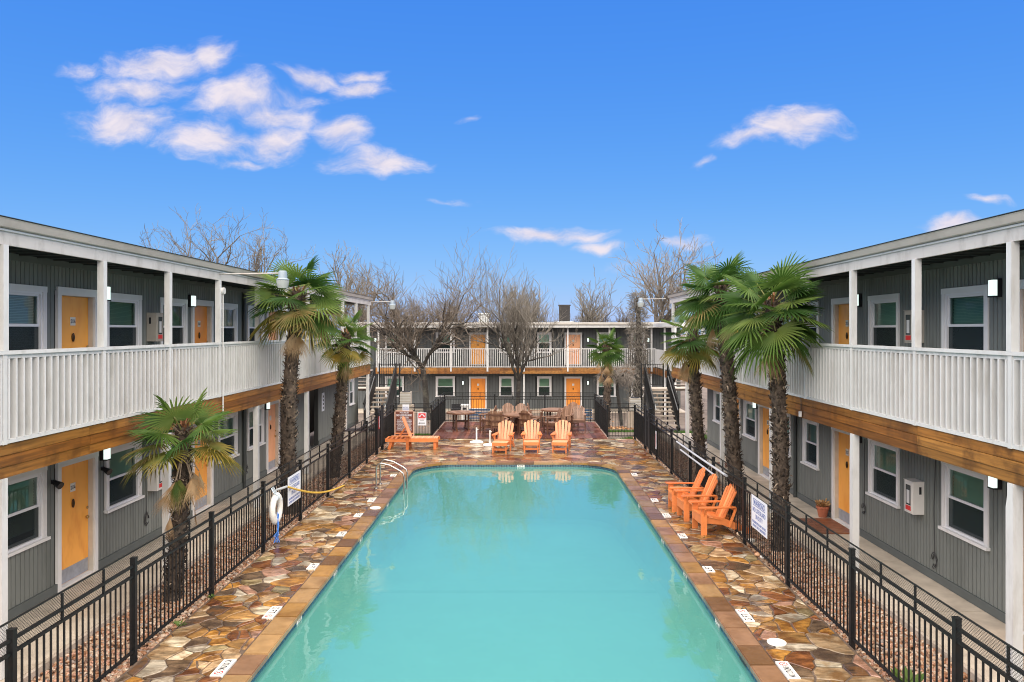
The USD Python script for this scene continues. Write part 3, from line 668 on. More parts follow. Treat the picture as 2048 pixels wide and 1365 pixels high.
ZU, HEAD = 2.78, 2.10
def wing(side, label, units, posts, y0, y_upper_end, y_lower_end, y_rail_end, y_roof_end, numbers, downs):
    """side -1 left, +1 right. units: lists of ('w'|'d', y0, y1, options) that hold for both storeys."""
    W, R = (WL, RL) if side < 0 else (WR, RR)
    b = thing('apartment_wing', label, 'apartment building', (W, y0, 0))
    n = np.array([-float(side), 0, 0]); Fm = Frame((W, 0, 0), (0, 1, 0), n)
    rail_n = abs(W - R)                      # distance of the railing from the wall
    rnd.seed(11 + side)
    for storey, zf, ze, yend in ((0, 0.0, 2.42, y_lower_end), (1, ZU, 5.32, y_upper_end)):
        holes = []
        for kind, a0, a1, o in units:
            if a0 > yend: continue
            if o.get('only') is not None and o['only'] != storey: continue
            if kind == 'w': holes.append((a0 + .02, a1 - .02, zf + .95, zf + HEAD - .02))
            elif kind == 'd': holes.append((a0 + .02, a1 - .02, zf - .01, zf + 2.06))
            else: holes.append((a0, a1, zf - .01, zf + 2.5))
        siding(b, Fm, y0, yend, zf + (.145 if storey == 0 else 0), ze - .10, holes)
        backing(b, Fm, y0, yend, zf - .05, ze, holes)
        # base trim and top trim
        ee = [y0] + [v for h in sorted(holes) if h[2] <= zf for v in h[:2]] + [yend]
        if storey == 0:
            mb = MB()
            for q in range(0, len(ee), 2): mb.box(ee[q] + .02, ee[q + 1] - .02, -.012, .03, .0, .14, Fm)
            mb.build('base_board', M_siding_trim, b)
        MB().box(y0, yend, -.012, .04, ze - .10, ze, Fm).build('frieze_board', M_siding_trim, b)
        MB().box(y0, yend, -1.3, -1.28, zf - .05, ze, Fm).build('room_wall', M_room, b)
        dn = 0
        for kind, a0, a1, o in units:
            if a0 > yend or (o.get('only') is not None and o['only'] != storey): continue
            if kind == 'w': build_window(b, Fm, a0, a1, zf + .93, zf + HEAD, curtain=o.get('curtain', (0, 0))[storey], blind=True)
            elif kind == 'd':
                build_door(b, Fm, a0, a1, zf, M_orange[o.get('tone', (0, 0))[storey]], kick=storey == 0, number=numbers[storey][dn] if dn < len(numbers[storey]) else None, hinge=o.get('hinge', 1)); dn += 1
    # walkway deck and roof overhang
    MB().box(y0, y_rail_end, -.15, rail_n - .03, 2.58, ZU - .004, Fm).build('walkway_deck', M_soffit, b)
    mb = MB(); y = y0 + .2
    while y < y_roof_end:
        mb.box(y, y + .045, -.1, rail_n - .03, 5.30, 5.44, Fm); y += .41
    mb.build('roof_joist', M_soffit, b, kind='stuff')
    mb = MB(); y = y0 + .2
    while y < y_rail_end:
        mb.box(y, y + .045, 0, rail_n - .035, 2.44, 2.579, Fm); y += .41
    mb.build('floor_joist', M_soffit, b, kind='stuff')
    MB().box(y0, y_roof_end, -6.5, rail_n + .03, 5.44, 5.50, Fm).build('roof', M_roof, b)
    MB().box(y0, y_roof_end, rail_n - .02, rail_n + .025, 5.235, 5.435, Fm).build('fascia_board', M_fascia, b)
    MB().box(y0, y_roof_end, rail_n + .0255, rail_n + .045, 5.40, 5.425, Fm).build('fascia_moulding', M_white, b)
    g = MB()
    prof = [(rail_n + .031, 5.43), (rail_n + .085, 5.445), (rail_n + .11, 5.53), (rail_n + .12, 5.545), (rail_n + .02, 5.552)]
    v = np.array([[y, p[0], p[1]] for y in (y0, y_roof_end) for p in prof]); k = len(prof)
    g.add(Fm(v), [[i, (i + 1) % k, k + (i + 1) % k, k + i] for i in range(k)]).build('gutter', M_gutter, b)
    MB().box(y0, y_roof_end, rail_n - .25, rail_n + .122, 5.553, 5.562, Fm).build('drip_edge', M_soffit, b)
    if True:
        MB().box(y_roof_end, y_roof_end + .04, -3, rail_n + .03, 5.235, 5.55, Fm).build('fascia_board', M_fascia, b)
    # cedar beam of three planks, with joints
    for c in range(3):
        y = y0 - (c % 3) * .0; first = [2.1, 2.1, 2.1][c]; z0_ = 2.405 + c * .137
        e = y0 + first
        while y < y_rail_end - .01:
            e = min(e, y_rail_end)
            MB().box(y + .002, e - .002, rail_n - .03, rail_n + .010 + .009 * (c % 2), z0_ + .003, z0_ + .133, Fm).build('beam_plank', rnd.choice(M_cedar), b)
            y = e; e = y + 4.88
    # railing
    ra = group_part(b, 'railing')
    zb, zt = 2.822, 3.95
    MB().box(y0, y_rail_end, rail_n - .045, rail_n + .03, zb, zb + .05, Fm).build('bottom_rail', M_white, ra)
    MB().box(y0, y_rail_end, rail_n - .06, rail_n + .045, zt - .045, zt, Fm).build('top_rail', M_white, ra)
    MB().box(y0, y_rail_end, rail_n - .02, rail_n + .018, zt - .095, zt - .0455, Fm).build('top_rail', M_white, ra)
    pk = sorted(p for p in posts)
    y = y0 + .07
    while y < y_rail_end:
        near = min(abs(y - p) for p in pk)
        if near > .06:
            tilt = rnd.uniform(-.006, .006)
            MB().box(y - .0145, y + .0145, rail_n - .075, rail_n + .033, zb + .0505, zt - .096, Fm).build('picket', M_white, ra)
        y += .1393
    for i, p in enumerate(pk):
        MB().box(p - .048, p + .048, rail_n - .05, rail_n + .046, zt + .0005, 5.234, Fm).build('post', M_white, b)
        MB().box(p - .036, p + .036, rail_n - .052, rail_n + .036, 2.815, zt - .0455, Fm).build('rail_post', M_white, ra)
        if i % 2 == downs[1]:
            MB().box(p - .055, p + .055, rail_n - .085, rail_n - .031 + .06, 0, 2.404, Fm).build('post', M_white, b)
    for y, zz in downs[0]:
        for (z0_, z1_) in zz:
            MB().tube([Fm(np.array([[y, .06, z0_]]))[0], Fm(np.array([[y, .06, z1_]]))[0]], .045, 10).build('downpipe', M_pipe, b)
    # conduit with a junction box on one post
    return b, Fm, rail_n
M_siding_trim = pm('siding_trim', (.085, .098, .096), .5, .1, 3)
M_pipe = pm('dark_downpipe', (.035, .042, .042), .4, .2, 4)
Wn = lambda a, b, **o: ('w', a, b, o)
Dr = lambda a, b, **o: ('d', a, b, o)
Op = lambda a, b, **o: ('o', a, b, o)
left_units = [Wn(5.66, 6.86), Dr(7.15, 8.29), Wn(8.58, 9.76), Wn(10.62, 11.84, curtain=(1, 0)), Dr(12.12, 13.27, tone=(0, 0)), Wn(13.54, 14.80, curtain=(0, 0)), Wn(15.59, 16.83), Dr(17.09, 18.24, tone=(0, 1)), Wn(18.56, 19.80),
              Wn(20.56, 21.84), Dr(22.1, 23.27, tone=(2, 2)), Wn(23.5, 24.75), Op(26.65, 27.75, only=0), Dr(31.1, 32.2, only=0, tone=(0, 0)), Wn(32.7, 33.6, only=0)]
lw, LFm, LRn = wing(-1, 'long grey two-storey motel wing beside the pool with the round life ring', left_units, [4.75, 6.95, 9.15, 11.33, 13.45, 15.67, 17.99, 20.1, 22.2, 24.4, 26.55, 28.7, 31.0], 4.0, 27.2, 34.5, 31.35, 31.4,
                    (['102', '104', '106'], ['202', '204', '206']), ([(20.2, ((0, 2.4), (2.78, 5.2)))], 0))
right_units = [Dr(9.46, 10.6, hinge=-1), Wn(11.24, 12.48, curtain=(0, 0)), Wn(13.9, 15.12), Dr(15.75, 16.9, hinge=-1), Wn(17.67, 18.66), Wn(19.5, 20.72), Dr(21.02, 22.16, hinge=-1), Wn(22.36, 23.62), Dr(24.0, 25.12, hinge=-1), Wn(26.2, 27.3)]
rw, RFm, RRn = wing(1, 'long grey two-storey motel wing behind the three orange armchairs', right_units, [4.5, 6.7, 8.87, 11.03, 13.14, 15.3, 17.45, 19.6, 21.8, 24.0, 26.4, 28.75], 4.0, 28.3, 28.3, 28.9, 29.2,
                    (['101', '103', '105'], ['201', '203', '205']), ([(19.08, ((0, 2.4), (2.78, 5.2)))], 0))
# open stair hall at the far end of the left wing: back posts and knee braces
for y in (28.7, 31.0):
    MB().box(y - .048, y + .048, -1.6, -1.5, ZU, 5.3, LFm).build('post', M_white, lw)
for y in (27.4, 28.7, 30.0):
    MB().bar(LFm(np.array([[y, -1.55, 4.7]]))[0], LFm(np.array([[y + .65, -1.55, 5.28]]))[0], .07, .07).build('knee_brace', M_pipe, lw)
# conduit with a round box on the third post of the left wing
cd = group_part(lw, 'conduit')
MB().tube([(RL + .06, 15.76, 5.05), (RL + .06, 15.76, 2.5)], .014, 6).build('pipe', M_white, cd)
MB().lathe([(0, 0), (.07, 0), (.07, .05), (0, .05)], (0, 0, 0), 16).apply([[0, 0, 1], [0, 1, 0], [-1, 0, 0]], (RL + .045, 15.76, 5.02)).build('junction_box', M_white, cd)
# white downpipes beside lower posts of the right wing
for y in (8.99, 13.27): MB().tube([(RR + .06, y, 2.4), (RR + .02, y, 2.1), (RR + .02, y, .02)], .022, 8).build('conduit', M_white, rw)

# a short cord with a white box hanging over the beam of the right wing
cb = group_part(rw, 'hanging_box')
MB().tube([(RR - .035, 15.5, 2.83), (RR - .036, 15.48, 2.66), (RR - .035, 15.5, 2.54)], .006, 6).build('cord', M_pipe, cb)
MB().box(RR - .065, RR - .03, 15.46, 15.54, 2.43, 2.54).build('box', M_trim, cb)

# ---------------------------------------------------------------- the far building
M_siding_far = pm('charcoal_siding', (.078, .086, .088), .6, .12, 2.5, stretch=(1, 1, .25), dirt=(.055, .062, .062), dirt_scale=2.2, dirt_amt=.6, streak=(1.2, 1.2, .3), each=.07)
FY, FRY, FZ0, FZU = 50.0, 48.7, -.97, 1.93
fb = thing('apartment_building', 'grey two-storey building across the end of the courtyard beyond the deck', 'apartment building', (0, FY, FZ0))
FFm = Frame((0, FY, 0), (1, 0, 0), (0, -1, 0))
fx = lambda px: (px - CX) / F_PX * FY
fbu = [('w', fx(770), fx(808)), ('w', fx(871.5), fx(910)), ('d', fx(938), fx(974)), ('w', fx(998), fx(1027.5)), ('w', fx(1074), fx(1103)), ('d', fx(1129), fx(1164)), ('w', fx(1193.5), fx(1231.5)), ('w', fx(1262), fx(1290))]
for storey, zf, ze in ((0, FZ0, 1.45), (1, FZU, 4.40)):
    holes = [(a + .02, e - .02, zf + .80, zf + 2.12) if k == 'w' else (a + .02, e - .02, zf - .01, zf + 2.06) for k, a, e in fbu]
    siding(fb, FFm, -11.5, 10.5, zf, ze - .1, holes, pitch=.2, panel=1.2, mat=M_siding_far)
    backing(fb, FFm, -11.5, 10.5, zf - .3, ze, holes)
    MB().box(-11.5, 10.5, -.012, .03, ze - .1, ze, FFm).build('frieze_board', M_soffit, fb)
    MB().box(-11.5, 10.5, -1.0, -.98, zf, ze, FFm).build('room_wall', M_room, fb)
    for k, a, e in fbu:
        if k == 'w': build_window(fb, FFm, a, e, zf + .78, zf + 2.14)
        else: build_door(fb, FFm, a, e, zf, M_orange[1 if storey == 0 else (0 if a < 0 else 2)], kick=False, number=None)
MB().box(-11.5, 10.5, -.15, 1.27, 1.70, FZU - .01, FFm).build('walkway_deck', M_soffit, fb)
MB().box(-11.5, 10.5, -.2, 2.2, FZ0 - .15, FZ0 - .005, FFm).build('walkway_slab', M_concrete, fb)
for i, x in enumerate(np.arange(-9.4, 9, 4.0)):
    for z0_ in (1.405, 1.602):
        MB().box(x, min(x + 3.996, 8.62), 1.275, 1.315, z0_, z0_ + .195, FFm).build('beam_plank', M_cedar[(i + int(z0_ * 7)) % 3], fb)
fr_ = group_part(fb, 'railing')
MB().box(-9.4, 8.62, 1.26, 1.33, 1.82, 1.87, FFm).build('bottom_rail', M_white, fr_)
MB().box(-9.4, 8.62, 1.25, 1.345, 2.985, 3.03, FFm).build('top_rail', M_white, fr_)
x = -9.33
while x < 8.6:
    MB().box(x - .019, x + .019, 1.25, 1.34, 1.8705, 2.9845, FFm).build('picket', M_white, fr_); x += .139
for px in (684.5, 757, 829.5, 902, 975, 1048, 1135.5, 1219, 1303):
    x = (px - CX) / F_PX * FRY
    MB().box(x - .05, x + .05, 1.225, 1.345, 3.0305, 4.395, FFm).box(x - .052, x + .052, 1.235, 1.352, 1.55, 3.03, FFm).build('post', M_white, fb)
    if px in (757, 1048, 1303): MB().box(x - .05, x + .05, 1.0, 1.2, FZ0, 1.70, FFm).build('post', M_white, fb)
MB().box(-11.5, 10.5, -7, 1.75, 4.56, 4.66, FFm).build('roof', M_roof, fb)
MB().box(-11.5, 10.5, -.1, 1.7, 4.40, 4.55, FFm).build('soffit', M_soffit, fb)
MB().box(-11.5, 10.5, 1.705, 1.745, 4.37, 4.54, FFm).build('fascia_board', M_white, fb)
MB().box(-11.5, 10.5, 1.755, 1.86, 4.565, 4.70, FFm).build('gutter', M_gutter, fb)
MB().box(-11.5, 10.5, 1.74, 1.875, 4.702, 4.72, FFm).build('roof_edge', M_white, fb)
# the walkway that comes forward at the right end, and a solid white panel
BF = Frame((8.55, 0, 0), (0, 1, 0), (-1, 0, 0))
MB().box(42.0, 48.6, -1.2, -.02, 1.70, FZU - .01, BF).build('bridge_deck', M_soffit, fb)
for z0_ in (1.405, 1.602): MB().box(42.0, 48.66, -.015, .025, z0_, z0_ + .195, BF).build('beam_plank', M_cedar[1], fb)
MB().box(42.0, 48.6, -.01, .02, 1.87, 3.0, BF).build('balustrade_panel', M_white, fb)
MB().box(42.0, 47.9, -1.4, .25, 4.40, 4.62, BF).build('bridge_roof', M_white, fb)
for y in (42.1, 45.2): MB().box(y - .05, y + .05, -.05, .05, FZ0, 4.39, BF).build('post', M_white, fb)
# ================================================================ pool fences
def fence_run(name, label, p, q, posts=None, base=0.0, screen=True, gate=None, dense=False):
    """Black picket fence from p to q (x, y): posts every 2.44 m, pickets, three rails and a strip of black mesh along the top."""
    p, q = np.array(p, float), np.array(q, float); L = np.linalg.norm(q - p); a = (q - p) / L
    t = thing(name, label, 'fence', (*((p + q) / 2), base), group=None)
    Fm = Frame((*p, base), a, (-a[1], a[0]))
    ps = posts if posts is not None else list(np.arange(0, L + .01, L / max(1, round(L / 2.44))))
    for s in ps:
        MB().box(s - .032, s + .032, -.032, .032, -.15, 1.27, Fm).box(s - .036, s + .036, -.036, .036, 1.2705, 1.285, Fm).build('post', M_fence, t)
    for z, h in ((.07, .03), (1.035, .03), (1.165, .03)):
        MB().box(0, L, -.0165, .0165, z, z + h, Fm).build('rail', M_fence, t)
    s = .06
    while s < L:
        if min(abs(s - k) for k in ps) > .045: MB().box(s - .0085, s + .0085, -.0085, .0085, .05, 1.0355, Fm).build('picket', M_fence, t)
        s += .1162
    for s in ps[:-1]:
        for k in (1, 2):
            c = s + k * (2.44 / 3)
            if c < L: MB().box(c - .012, c + .012, -.012, .012, 1.0655, 1.165, Fm).box(c - .011, c + .011, -.011, .011, 1.1955, 1.35, Fm).build('stay', M_fence, t)
    if screen:
        MB().bar(Fm(np.array([[0, .02, 1.355]]))[0], Fm(np.array([[L, .02, 1.355]]))[0], .016, .016).build('top_wire', M_fence, t)
        mb = MB(); pit = .036; zb, zt = 1.05, 1.352; s = -.3; w = .0028
        while s < L:
            for sg in (1, -1):
                s0, s1 = (s, s + (zt - zb)) if sg > 0 else (s + (zt - zb), s)
                e0, e1 = np.clip([s0, s1], 0, L)
                if abs(e1 - e0) > .01:
                    z0 = zb + (e0 - s0) * sg; z1 = zb + (e1 - s0) * sg
                    n_ = .022 + .002 * sg
                    mb.add(Fm(np.array([[e0 - w, n_, z0], [e0 + w, n_, z0], [e1 + w, n_, z1], [e1 - w, n_, z1]])), [[0, 1, 2, 3]])
            s += pit
        mb.build('mesh_screen', M_meshblk, t, kind='stuff')
    return t, Fm, L
# long runs on both sides of the pool; the posts stand where the photograph has them
lf, _, _ = fence_run('pool_fence', 'long black picket fence that carries the white life ring', (FL, 5.4), (FL, 26.0), posts=[.0, 2.0, 4.33, 6.77, 9.21, 11.65, 14.09, 16.53, 18.97, 20.6])
rf, _, _ = fence_run('pool_fence', 'long black picket fence behind the three orange armchairs', (FR, 5.1), (FR, 25.9), posts=[.15, 2.59, 5.03, 7.47, 9.91, 12.35, 14.79, 17.23, 19.67, 20.8])
fence_run('pool_fence', 'short black fence between the left gate and the pool rules board', (FL, 27.15), (FL, 29.5))
fence_run('pool_fence', 'black fence piece behind the pool rules board', (FL, 29.53), (-3.52, 29.53))
fence_run('pool_fence', 'black fence along the left edge of the wooden deck', (-3.52, 29.53), (-3.52, 34.6))
fence_run('pool_fence', 'black fence across the far edge of the wooden deck', (-3.52, 34.63), (3.36, 34.63))
fence_run('pool_fence', 'black fence along the right edge of the wooden deck', (3.36, 29.53), (3.36, 34.6))
fence_run('pool_fence', 'black fence piece in front of the small green lawn', (3.36, 29.53), (FR, 29.53))
fence_run('pool_fence', 'short black fence beside the right gate and staircase', (FR, 27.1), (FR, 29.5))
def gate(label, x, y0, y1):
    g = thing('pool_gate', label, 'gate', (x, (y0 + y1) / 2, 0))
    Fm = Frame((x, 0, 0), (0, 1, 0), (1, 0, 0)); s = 1 if x < 0 else -1
    for y in (y0, y1): MB().box(y - .045, y + .045, -.045, .045, -.15, 1.52, Fm).build('gate_post', M_fence, g)
    for z in (.10, 1.02, 1.36): MB().box(y0 + .06, y1 - .06, -.02, .02, z, z + .04, Fm).build('gate_rail', M_fence, g)
    y = y0 + .14
    while y < y1 - .1:
        MB().box(y - .009, y + .009, -.009, .009, .1405, 1.3595, Fm).build('picket', M_fence, g); y += .105
    MB().box(y0 + .06, y0 + .36, s * .022, s * .026, .14, 1.5, Fm).build('latch_guard', M_meshblk, g)
    MB().box(y1 - .36, y1 - .06, s * .022, s * .026, .14, 1.5, Fm).build('latch_guard', M_meshblk, g)
    mb = MB(); pit = .03; zb, zt = .14, 1.36
    for k in range(int((y1 - y0 - .12 + zt - zb) / pit)):
        for sg in (1, -1):
            a0 = y0 + .06 - (zt - zb) + k * pit; a1 = a0 + (zt - zb)
            if sg < 0: a0, a1 = a1, a0
            e0, e1 = np.clip([a0, a1], y0 + .06, y1 - .06)
            if abs(e1 - e0) > .02:
                z0 = zb + (e0 - a0) * sg; z1 = zb + (e1 - a0) * sg
                mb.add(Fm(np.array([[e0 - .004, s * .0205, z0], [e0 + .004, s * .0205, z0], [e1 + .004, s * .0205, z1], [e1 - .004, s * .0205, z1]])), [[0, 1, 2, 3]])
    mb.build('mesh_screen', M_meshblk, g, kind='stuff')
    MB().box(y0 + .08, y0 + .16, s * .02, s * .09, 1.24, 1.36, Fm).build('latch', M_black, g)
gate('black meshed gate at the far left corner with a red notice', FL, 26.05, 27.1)
gate('black meshed gate at the far right corner with a pale notice', FR, 25.98, 27.05)

# ---- notices on the fences
def sign(name, label, Fm, w, h, z, lines, border=None, board=M_signw, cat='sign', off=.03):
    """lines: (text, cap height, centre x, base z from the sign's foot, width or None, material)."""
    t = thing(name, label, cat, Fm(np.array([[0, 0, z]]))[0])
    MB().box(-w / 2, w / 2, off, off + .004, z, z + h, Fm).build('board', board, t)
    right = np.cross([0, 0, 1.0], Fm.n)
    for txt, ch, cx_, zb, wd, m in lines:
        tm = flat_text(txt, ch)
        if wd: tm.apply_scale([wd / tm.extents[0], 1, 1])
        o = Fm(np.array([[0, off + .0042, z + zb]]))[0] + right * cx_
        MB().mesh(tm, mat4(right, (0, 0, 1), Fm.n, o)).build('lettering', m, t)
    if border:
        for x0, x1, z0, z1, m in border:
            MB().box(x0, x1, off + .0041, off + .0052, z + z0, z + z1, Fm).build('border', m, t)
    return t
def box_border(x0, x1, z0, z1, b, m): return [(x0, x1, z0, z0 + b, m), (x0, x1, z1 - b, z1, m), (x0, x0 + b, z0, z1, m), (x1 - b, x1, z0, z1, m)]
life = [('WARNING', .082, 0, .455, .62, M_blue), ('NO LIFEGUARD', .078, 0, .315, .74, M_blue), ('ON DUTY', .078, 0, .20, .42, M_blue), ('CHILDREN SHOULD NOT USE POOL', .042, 0, .105, .80, M_blue), ('WITHOUT ADULT SUPERVISION', .042, 0, .035, .74, M_blue)]
bb = box_border(-.35, .35, .43, .56, .012, M_blue)
sign('warning_sign', 'white and blue no lifeguard warning sign beside the life ring', Frame((FL + .01, 16.47, 0), (0, 1, 0), (1, 0, 0)), .92, .61, .47, life, bb)
sign('warning_sign', 'white and blue no lifeguard warning sign behind the nearest orange armchair', Frame((FR - .01, 13.96, 0), (0, 1, 0), (-1, 0, 0)), .92, .61, .48, life, bb)
M_sbrown = pm('sign_brown', (.13, .035, .02), .6, .2, 6); M_cream = pm('sign_frame', (.52, .34, .26), .6, .15, 8)
FB = Frame((-4.56, 29.5, 0), (1, 0, 0), (0, -1, 0))
rules = [('POOL RULES', .055, 0, .93, .34, M_signw), ('NO LIFEGUARD', .075, 0, .82, .60, M_signw), ('ON DUTY!', .07, 0, .72, .34, M_signw)] + [(s_, .034, 0, .65 - .055 * i, w_, M_signw) for i, (s_, w_) in enumerate((
    ('NO DIVING OR RUNNING', .56), ('SHOWER BEFORE ENTERING', .58), ('NO GLASS IN POOL AREA', .55), ('CHILDREN MUST BE WITH AN ADULT', .60), ('NO PETS IN POOL AREA', .50), ('NO FOOD OR DRINKS IN POOL', .57), ('SWIM AT YOUR OWN RISK', .55), ('POOL HOURS 10 AM TO 10 PM', .58)))]
sign('pool_rules_board', 'brown pool rules board with white lettering behind the orange lounge chair', FB, .72, 1.03, .04, rules, box_border(-.39, .39, -.02, 1.05, .05, M_cream), board=M_sbrown)
sign('small_notice', 'small white notice with a blue band on top of the pool rules board', Frame((-4.5, 29.49, 0), (1, 0, 0), (0, -1, 0)), .26, .24, 1.075, [('NOTICE', .045, 0, .10, .20, M_blue)], [(-.12, .12, .045, .075, M_blue)])
sg = sign('emergency_phone_sign', 'white and red emergency phone sign with an arrow on the far fence', Frame((-3.87, 29.5, 0), (1, 0, 0), (0, -1, 0)), .33, .50, .50, [('EMERGENCY', .036, 0, .235, .27, M_red), ('PHONE', .036, 0, .18, .14, M_text)], [(-.145, .145, .29, .475, M_red), (-.10, .12, .075, .10, M_text)])
Fp = Frame((-3.87, 29.5, 0), (1, 0, 0), (0, -1, 0)); mb = MB()
mb.tube(Fp(np.array([[.085 * math.cos(a), .039, .855 + .055 * math.sin(a)] for a in np.linspace(.15, math.pi - .15, 9)])), .016, 6)
for sx in (-1, 1): mb.box(sx * .085 - .026, sx * .085 + .026, .0362, .042, .83, .865, Fp)
mb.build('handset_symbol', M_signw, sg)
MB().add(Fp(np.array([[-.14, .0392, .5875], [-.09, .0392, .555], [-.09, .0392, .62]])), [[0, 1, 2]]).build('arrow_head', M_text, sg)
M_notred = plain('notice_red', (.50, .05, .05), .5)
t = thing('gate_notice', 'narrow red and white upright notice on the left gate', 'sign', (FL + .05, 26.25, .78))
MB().box(FL + .046, FL + .050, 26.17, 26.32, .78, 1.30).build('board', M_notred, t); MB().box(FL + .0502, FL + .0512, 26.215, 26.275, .83, 1.25).build('band', M_signw, t)
t = thing('gate_notice', 'narrow pale upright notice on the right gate', 'sign', (FR - .05, 24.6, .35))
MB().box(FR - .05, FR - .046, 24.55, 24.72, .34, .92).build('board', M_signw, t); MB().box(FR - .0512, FR - .0502, 24.61, 24.66, .42, .84).build('band', M_notred, t)
t = thing('wall_plaque', 'narrow white upright plaque at the stair hall of the left wing', 'sign', (WL + .02, 28.35, 1.4))
MB().box(WL + .013, WL + .035, 28.2, 28.5, 1.18, 1.86).build('board', M_signw, t)
for k in range(4): MB().box(WL + .0355, WL + .037, 28.29, 28.41, 1.26 + .14 * k, 1.34 + .14 * k).build('mark', M_text, t)

# ---- poles, life ring, hook
M_pole = pm('white_pole', (.46, .47, .51), .4, .05, 5)
t = thing('pool_pole', 'long white pole hung on the right fence, the upper of two', 'pole', (FR - .05, 18.8, 1.08))
MB().tube([(FR - .055, 21.3, 1.07), (FR - .055, 18.8, 1.075), (FR - .055, 16.25, 1.10)], .024, 8).build('shaft', M_pole, t); MB().tube([(FR - .055, 16.24, 1.10), (FR - .055, 16.12, 1.101)], .028, 8).build('grip', plain('pole_grip', (.25, .26, .28), .5), t)
t = thing('pool_pole', 'long white pole hung on the right fence, the lower of two', 'pole', (FR - .05, 18.9, .92))
MB().tube([(FR - .055, 20.8, .92), (FR - .055, 18.9, .92), (FR - .055, 17.0, .925)], .022, 8).build('shaft', M_pole, t); MB().tube([(FR - .055, 16.99, .925), (FR - .055, 16.88, .926)], .026, 8).build('grip', _pg := UsdShade.Material.Get(stage, '/World/Looks/pole_grip'), t)
t = thing('rescue_pole', 'sagging yellow rescue pole with grey tip across the left warning sign', 'pole', (FL + .1, 17.5, .6))
pts = np.array([[FL + .10 + .10 * k / 12, 15.75 + 4.65 * k / 12, .95 - .93 * (k / 12) - .16 * math.sin(math.pi * k / 12)] for k in range(13)])
MB().tube(pts, .022, 8).build('shaft', pm('yellow_pole', (.60, .38, .045), .4, .12, 8), t)
MB().tube([(FL + .095, 15.1, 1.02), (FL + .10, 15.4, .985), pts[0]], [.018, .026, .024], 8).build('tip', plain('grey_tip', (.42, .44, .45), .4), t)
M_ring = pm('life_ring_white', (.66, .65, .62), .5, .06, 6, dirt=(.45, .42, .38), dirt_scale=5, dirt_amt=.5)
t = thing('life_ring', 'white life ring with blue rope hanging on the left fence', 'life ring', (FL + .1, 15.05, .65))
RC = np.array([FL + .105, 15.05, .66])
mb = MB()
rg = np.array([RC + [.02 * math.sin(a), .235 * math.cos(a), .235 * math.sin(a)] for a in np.linspace(0, 2 * math.pi, 41)])
v = []; k = 14
for i in range(40):
    a = i / 40 * 2 * math.pi; d = np.array([0, math.cos(a), math.sin(a)])
    v += [RC + d * (.235 + .082 * math.cos(b)) + np.array([.058 * math.sin(b), 0, 0]) for b in np.arange(k) * 2 * math.pi / k]
mb.add(np.array(v), [[i * k + j, i * k + (j + 1) % k, ((i + 1) % 40) * k + (j + 1) % k, ((i + 1) % 40) * k + j] for i in range(40) for j in range(k)]).build('ring', M_ring, t, smooth=True)
M_rope = pm('blue_rope', (.035, .16, .52), .6, .3, 30); M_rope2 = pm('pale_rope', (.42, .50, .56), .6, .2, 30)
rg_ = random.Random(4)
for i in range(9):
    y = 15.02 + rg_.uniform(-.10, .06); z0 = rg_.uniform(.36, .62)
    MB().tube([(FL + .15, y + .02, z0), (FL + .17, y - .03 + rg_.uniform(-.04, .04), z0 * .6), (FL + .14 + rg_.uniform(-.03, .05), y - .05 + rg_.uniform(-.06, .06), .16), (FL + .15 + rg_.uniform(-.05, .06), y - .02 + rg_.uniform(-.1, .08), .02)], .0075, 5).build('rope', M_rope, t)
for i in range(5):
    y = 15.0 + rg_.uniform(-.06, .1)
    MB().tube([(FL + .04, y, 1.08), (FL + .10, y - .05, 1.0), (FL + .16, y + .02, .93), (FL + .17, y - .02, .86)], .007, 5).build('rope', M_rope2, t)
for a in (.7, 2.2, 3.9, 5.3):
    d = np.array([0, math.cos(a), math.sin(a)])
    MB().tube([RC + d * .150 + [.02, 0, 0], RC + d * .235 + [.064, 0, 0], RC + d * .325 + [.01, 0, 0]], .007, 5).build('grab_band', M_rope2, t)

# ---- pool ladder
t = thing('pool_ladder', 'bent stainless steel ladder at the far left pool edge', 'pool ladder', (-3.5, 20.4, 0))
for y in (20.12, 20.68):
    P = [(-3.86, y, -.02), (-3.86, y, .52)] + [(-3.86 + .14 * (1 - math.cos(a)), y, .52 + .14 * math.sin(a)) for a in np.linspace(.3, math.pi / 2, 5)] + [(-3.5, y, .61), (-3.24, y, .47)] + [(-3.15 + .0, y, .40), (-3.115, y, .30), (-3.12, y, .1), (-3.14, y, -.4), (-3.14, y, -.85)]
    MB().tube(P, .023, 10).build('rail', M_steel, t, smooth=60)
    MB().lathe([(0, .022), (.05, .018), (.055, .0)], (-3.86, y, .004), 14).build('escutcheon', M_steel, t)
for z in (-.18, -.45, -.72): MB().box(-3.19, -3.09, 20.14, 20.66, z, z + .035).build('tread', M_signw, t)

